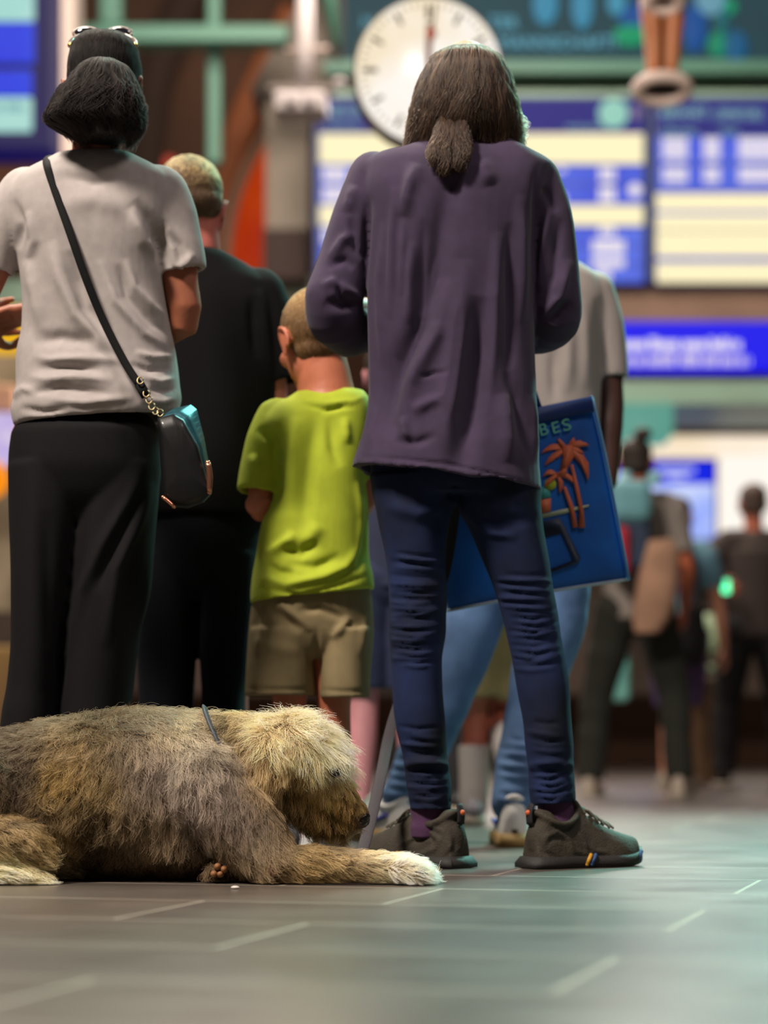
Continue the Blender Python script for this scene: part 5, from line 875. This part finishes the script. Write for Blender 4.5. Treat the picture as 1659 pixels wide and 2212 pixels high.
G = [  # x, y, dir, length, lift, colour, curl
 (-60, 1590, -.6, .5, 60, .35, '54452f', .4), (60, 1560, -.7, .35, 60, .5, '6b5a40', .4), (20, 1640, -.4, .9, 70, .35, '4f3f2b', .5), (0, 1700, .1, 1, 62, .4, '52402a', .8), (90, 1600, -.3, .8, 60, .4, '62513a', .6),
 (150, 1530, -.5, .3, 62, .55, '8a7858', .4), (170, 1610, .2, 1, 58, .4, 'a88c5c', .8), (130, 1660, .1, 1, 54, .4, 'ae8c4e', 1.0), (210, 1680, .2, 1, 60, .4, '9d8252', .9), (210, 1570, .3, .7, 58, .45, '8f7b58', .6),
 (270, 1522, .3, -.2, 58, .5, '94825f', .4), (280, 1590, .4, .9, 68, .4, '9c8a70', .5), (330, 1650, .3, 1, 76, .35, '9a887a', .45), (380, 1560, .4, .6, 64, .45, 'bcae8c', .5), (400, 1610, .3, 1, 72, .4, 'cbbca2', .5), (330, 1560, .35, .6, 62, .45, 'a8987a', .5),
 (440, 1540, .5, .2, 58, .55, 'ab9a74', .4), (460, 1600, .45, 1, 74, .35, 'c0b096', .4), (480, 1680, .4, 1, 78, .3, 'a08e80', .35), (520, 1740, .5, 1, 78, .3, '9a887a', .3), (560, 1800, .65, .9, 72, .28, 'a08b6e', .3), (430, 1660, .35, 1, 76, .35, 'ae9c8c', .4),
 (420, 1720, .3, 1, 78, .3, '98867a', .4), (350, 1760, .2, 1, 76, .3, '8e7a5e', .4), (250, 1760, .1, 1, 72, .3, '7a6446', .6), (150, 1760, -.05, 1, 68, .35, '735a34', .8), (60, 1760, 0, 1, 62, .35, '604a2e', .8), (290, 1700, .2, 1, 74, .35, '8f7c62', .5),
 (480, 1820, .4, 1, 70, .28, '8d795c', .35), (350, 1850, .1, .8, 52, .25, '66523a', .4), (200, 1850, 0, .8, 52, .25, '58452e', .5), (480, 1870, .3, .5, 34, .25, '745a3e', .3),  # belly entries darker: shade painted into the coat
 (600, 1850, .9, .4, 54, .28, 'a0855c', .25), (660, 1865, 1, .12, 50, .25, 'a38752', .25), (740, 1868, 1, .05, 46, .25, 'b09668', .25), (800, 1872, 1, .0, 46, .35, 'e2cca0', .2), (850, 1872, 1, -.15, 50, .55, 'f4e2bc', .2), (900, 1880, .9, .1, 32, .4, 'f6e6c4', .15), (700, 1895, 1, .1, 38, .18, 'bda270', .25),
 # neck and head
 (490, 1560, -.4, .3, 56, .5, 'a8966c', .4), (520, 1580, -.5, .6, 54, .35, '8a7654', .3), (505, 1600, -.35, .9, 50, .3, '5e4e38', .3), (525, 1650, -.25, 1, 60, .3, '4e3f2c', .3), (240, 1610, .2, 1, 58, .4, '6a583f', .7), (180, 1735, .1, 1, 58, .4, '513e27', .7), (315, 1710, .2, 1, 70, .35, '6f5d48', .5), (450, 1770, .35, 1, 70, .3, '6a5844', .35), (60, 1640, -.2, 1, 60, .4, '46372a', .6), (560, 1540, -.3, -.1, 48, .6, 'e4ca92', .4), (600, 1540, .1, -.3, 44, .6, 'f0d8a2', .4),
 (575, 1590, -.4, .9, 72, .35, 'ecd09a', .25), (560, 1650, -.3, 1, 84, .3, 'c9aa76', .25), (585, 1690, -.1, 1, 90, .25, '9a7f55', .25), (605, 1600, .15, 1, 74, .35, 'f2d8a4', .25), (545, 1680, -.2, 1, 74, .25, '8d7450', .3), (600, 1660, .0, 1, 80, .3, 'b89a66', .25), (600, 1730, .0, 1, 56, .2, '3c2d1d', .25), (575, 1765, .2, 1, 50, .2, '3a2c1c', .25), (545, 1730, .2, 1, 60, .22, '5a452e', .25), (618, 1660, .0, 1, 50, .2, '5c4428', .25), (625, 1700, .0, 1, 50, .2, '6a5030', .25), (608, 1625, -.1, 1, 50, .3, 'b08a54', .25),  # dark entries paint the shade under and behind the ear
 (640, 1530, .2, -.7, 50, .8, 'f2dcaa', .35), (680, 1535, .05, -1, 92, 1.8, 'f6e2b6', .25), (695, 1552, .3, -.9, 90, 1.5, 'f6e2b6', .25), (705, 1575, .8, .0, 66, .7, 'f6e2b6', .25), (665, 1580, .35, .9, 70, .35, 'f4dcaa', .25), (640, 1620, .2, 1, 78, .3, 'e2c48c', .25),
 (722, 1590, 1, .0, 96, 1.2, 'f8e8c0', .2), (732, 1612, 1, .35, 92, 1.2, 'f8e8c0', .2), (715, 1632, .6, .8, 64, .6, 'f2daa6', .2), (690, 1640, .2, 1, 66, .4, 'e6cc94', .2), (690, 1600, .6, .6, 72, .5, 'f4deae', .25),
 (650, 1680, .1, 1, 56, .25, 'c2a066', .25), (640, 1740, .2, 1, 62, .3, '9c7f4e', .3), (700, 1690, .05, 1, 38, .2, 'c4a468', .25), (735, 1712, .55, .75, 18, .2, 'c2a468', .2), (765, 1743, .5, .8, 11, .15, '8c6e42', .15), (782, 1768, .3, .9, 5, .1, '3a2a1e', .1),
 (748, 1752, -.2, 1, 46, .45, 'c69f58', .2), (722, 1760, -.15, 1, 56, .4, 'a07c42', .25), (690, 1780, -.2, 1, 58, .4, '74572f', .3), (655, 1790, .1, 1, 50, .4, '66502e', .35), (742, 1785, -.4, 1, 36, .35, '4e3820', .25),
 # hind foot and tail
 (20, 1790, .7, .1, 46, .6, 'b0925e', .3), (80, 1820, .9, .3, 48, .6, 'a48850', .3), (-40, 1800, .6, .2, 46, .4, 'b0925e', .3), (60, 1848, .8, .5, 40, .4, '92784a', .25), (0, 1875, .95, .15, 50, .35, 'ecd6a2', .2), (70, 1890, 1, .1, 60, .3, 'f2deae', .15), (-60, 1880, 1, .1, 46, .3, 'ecd6a2', .2)]
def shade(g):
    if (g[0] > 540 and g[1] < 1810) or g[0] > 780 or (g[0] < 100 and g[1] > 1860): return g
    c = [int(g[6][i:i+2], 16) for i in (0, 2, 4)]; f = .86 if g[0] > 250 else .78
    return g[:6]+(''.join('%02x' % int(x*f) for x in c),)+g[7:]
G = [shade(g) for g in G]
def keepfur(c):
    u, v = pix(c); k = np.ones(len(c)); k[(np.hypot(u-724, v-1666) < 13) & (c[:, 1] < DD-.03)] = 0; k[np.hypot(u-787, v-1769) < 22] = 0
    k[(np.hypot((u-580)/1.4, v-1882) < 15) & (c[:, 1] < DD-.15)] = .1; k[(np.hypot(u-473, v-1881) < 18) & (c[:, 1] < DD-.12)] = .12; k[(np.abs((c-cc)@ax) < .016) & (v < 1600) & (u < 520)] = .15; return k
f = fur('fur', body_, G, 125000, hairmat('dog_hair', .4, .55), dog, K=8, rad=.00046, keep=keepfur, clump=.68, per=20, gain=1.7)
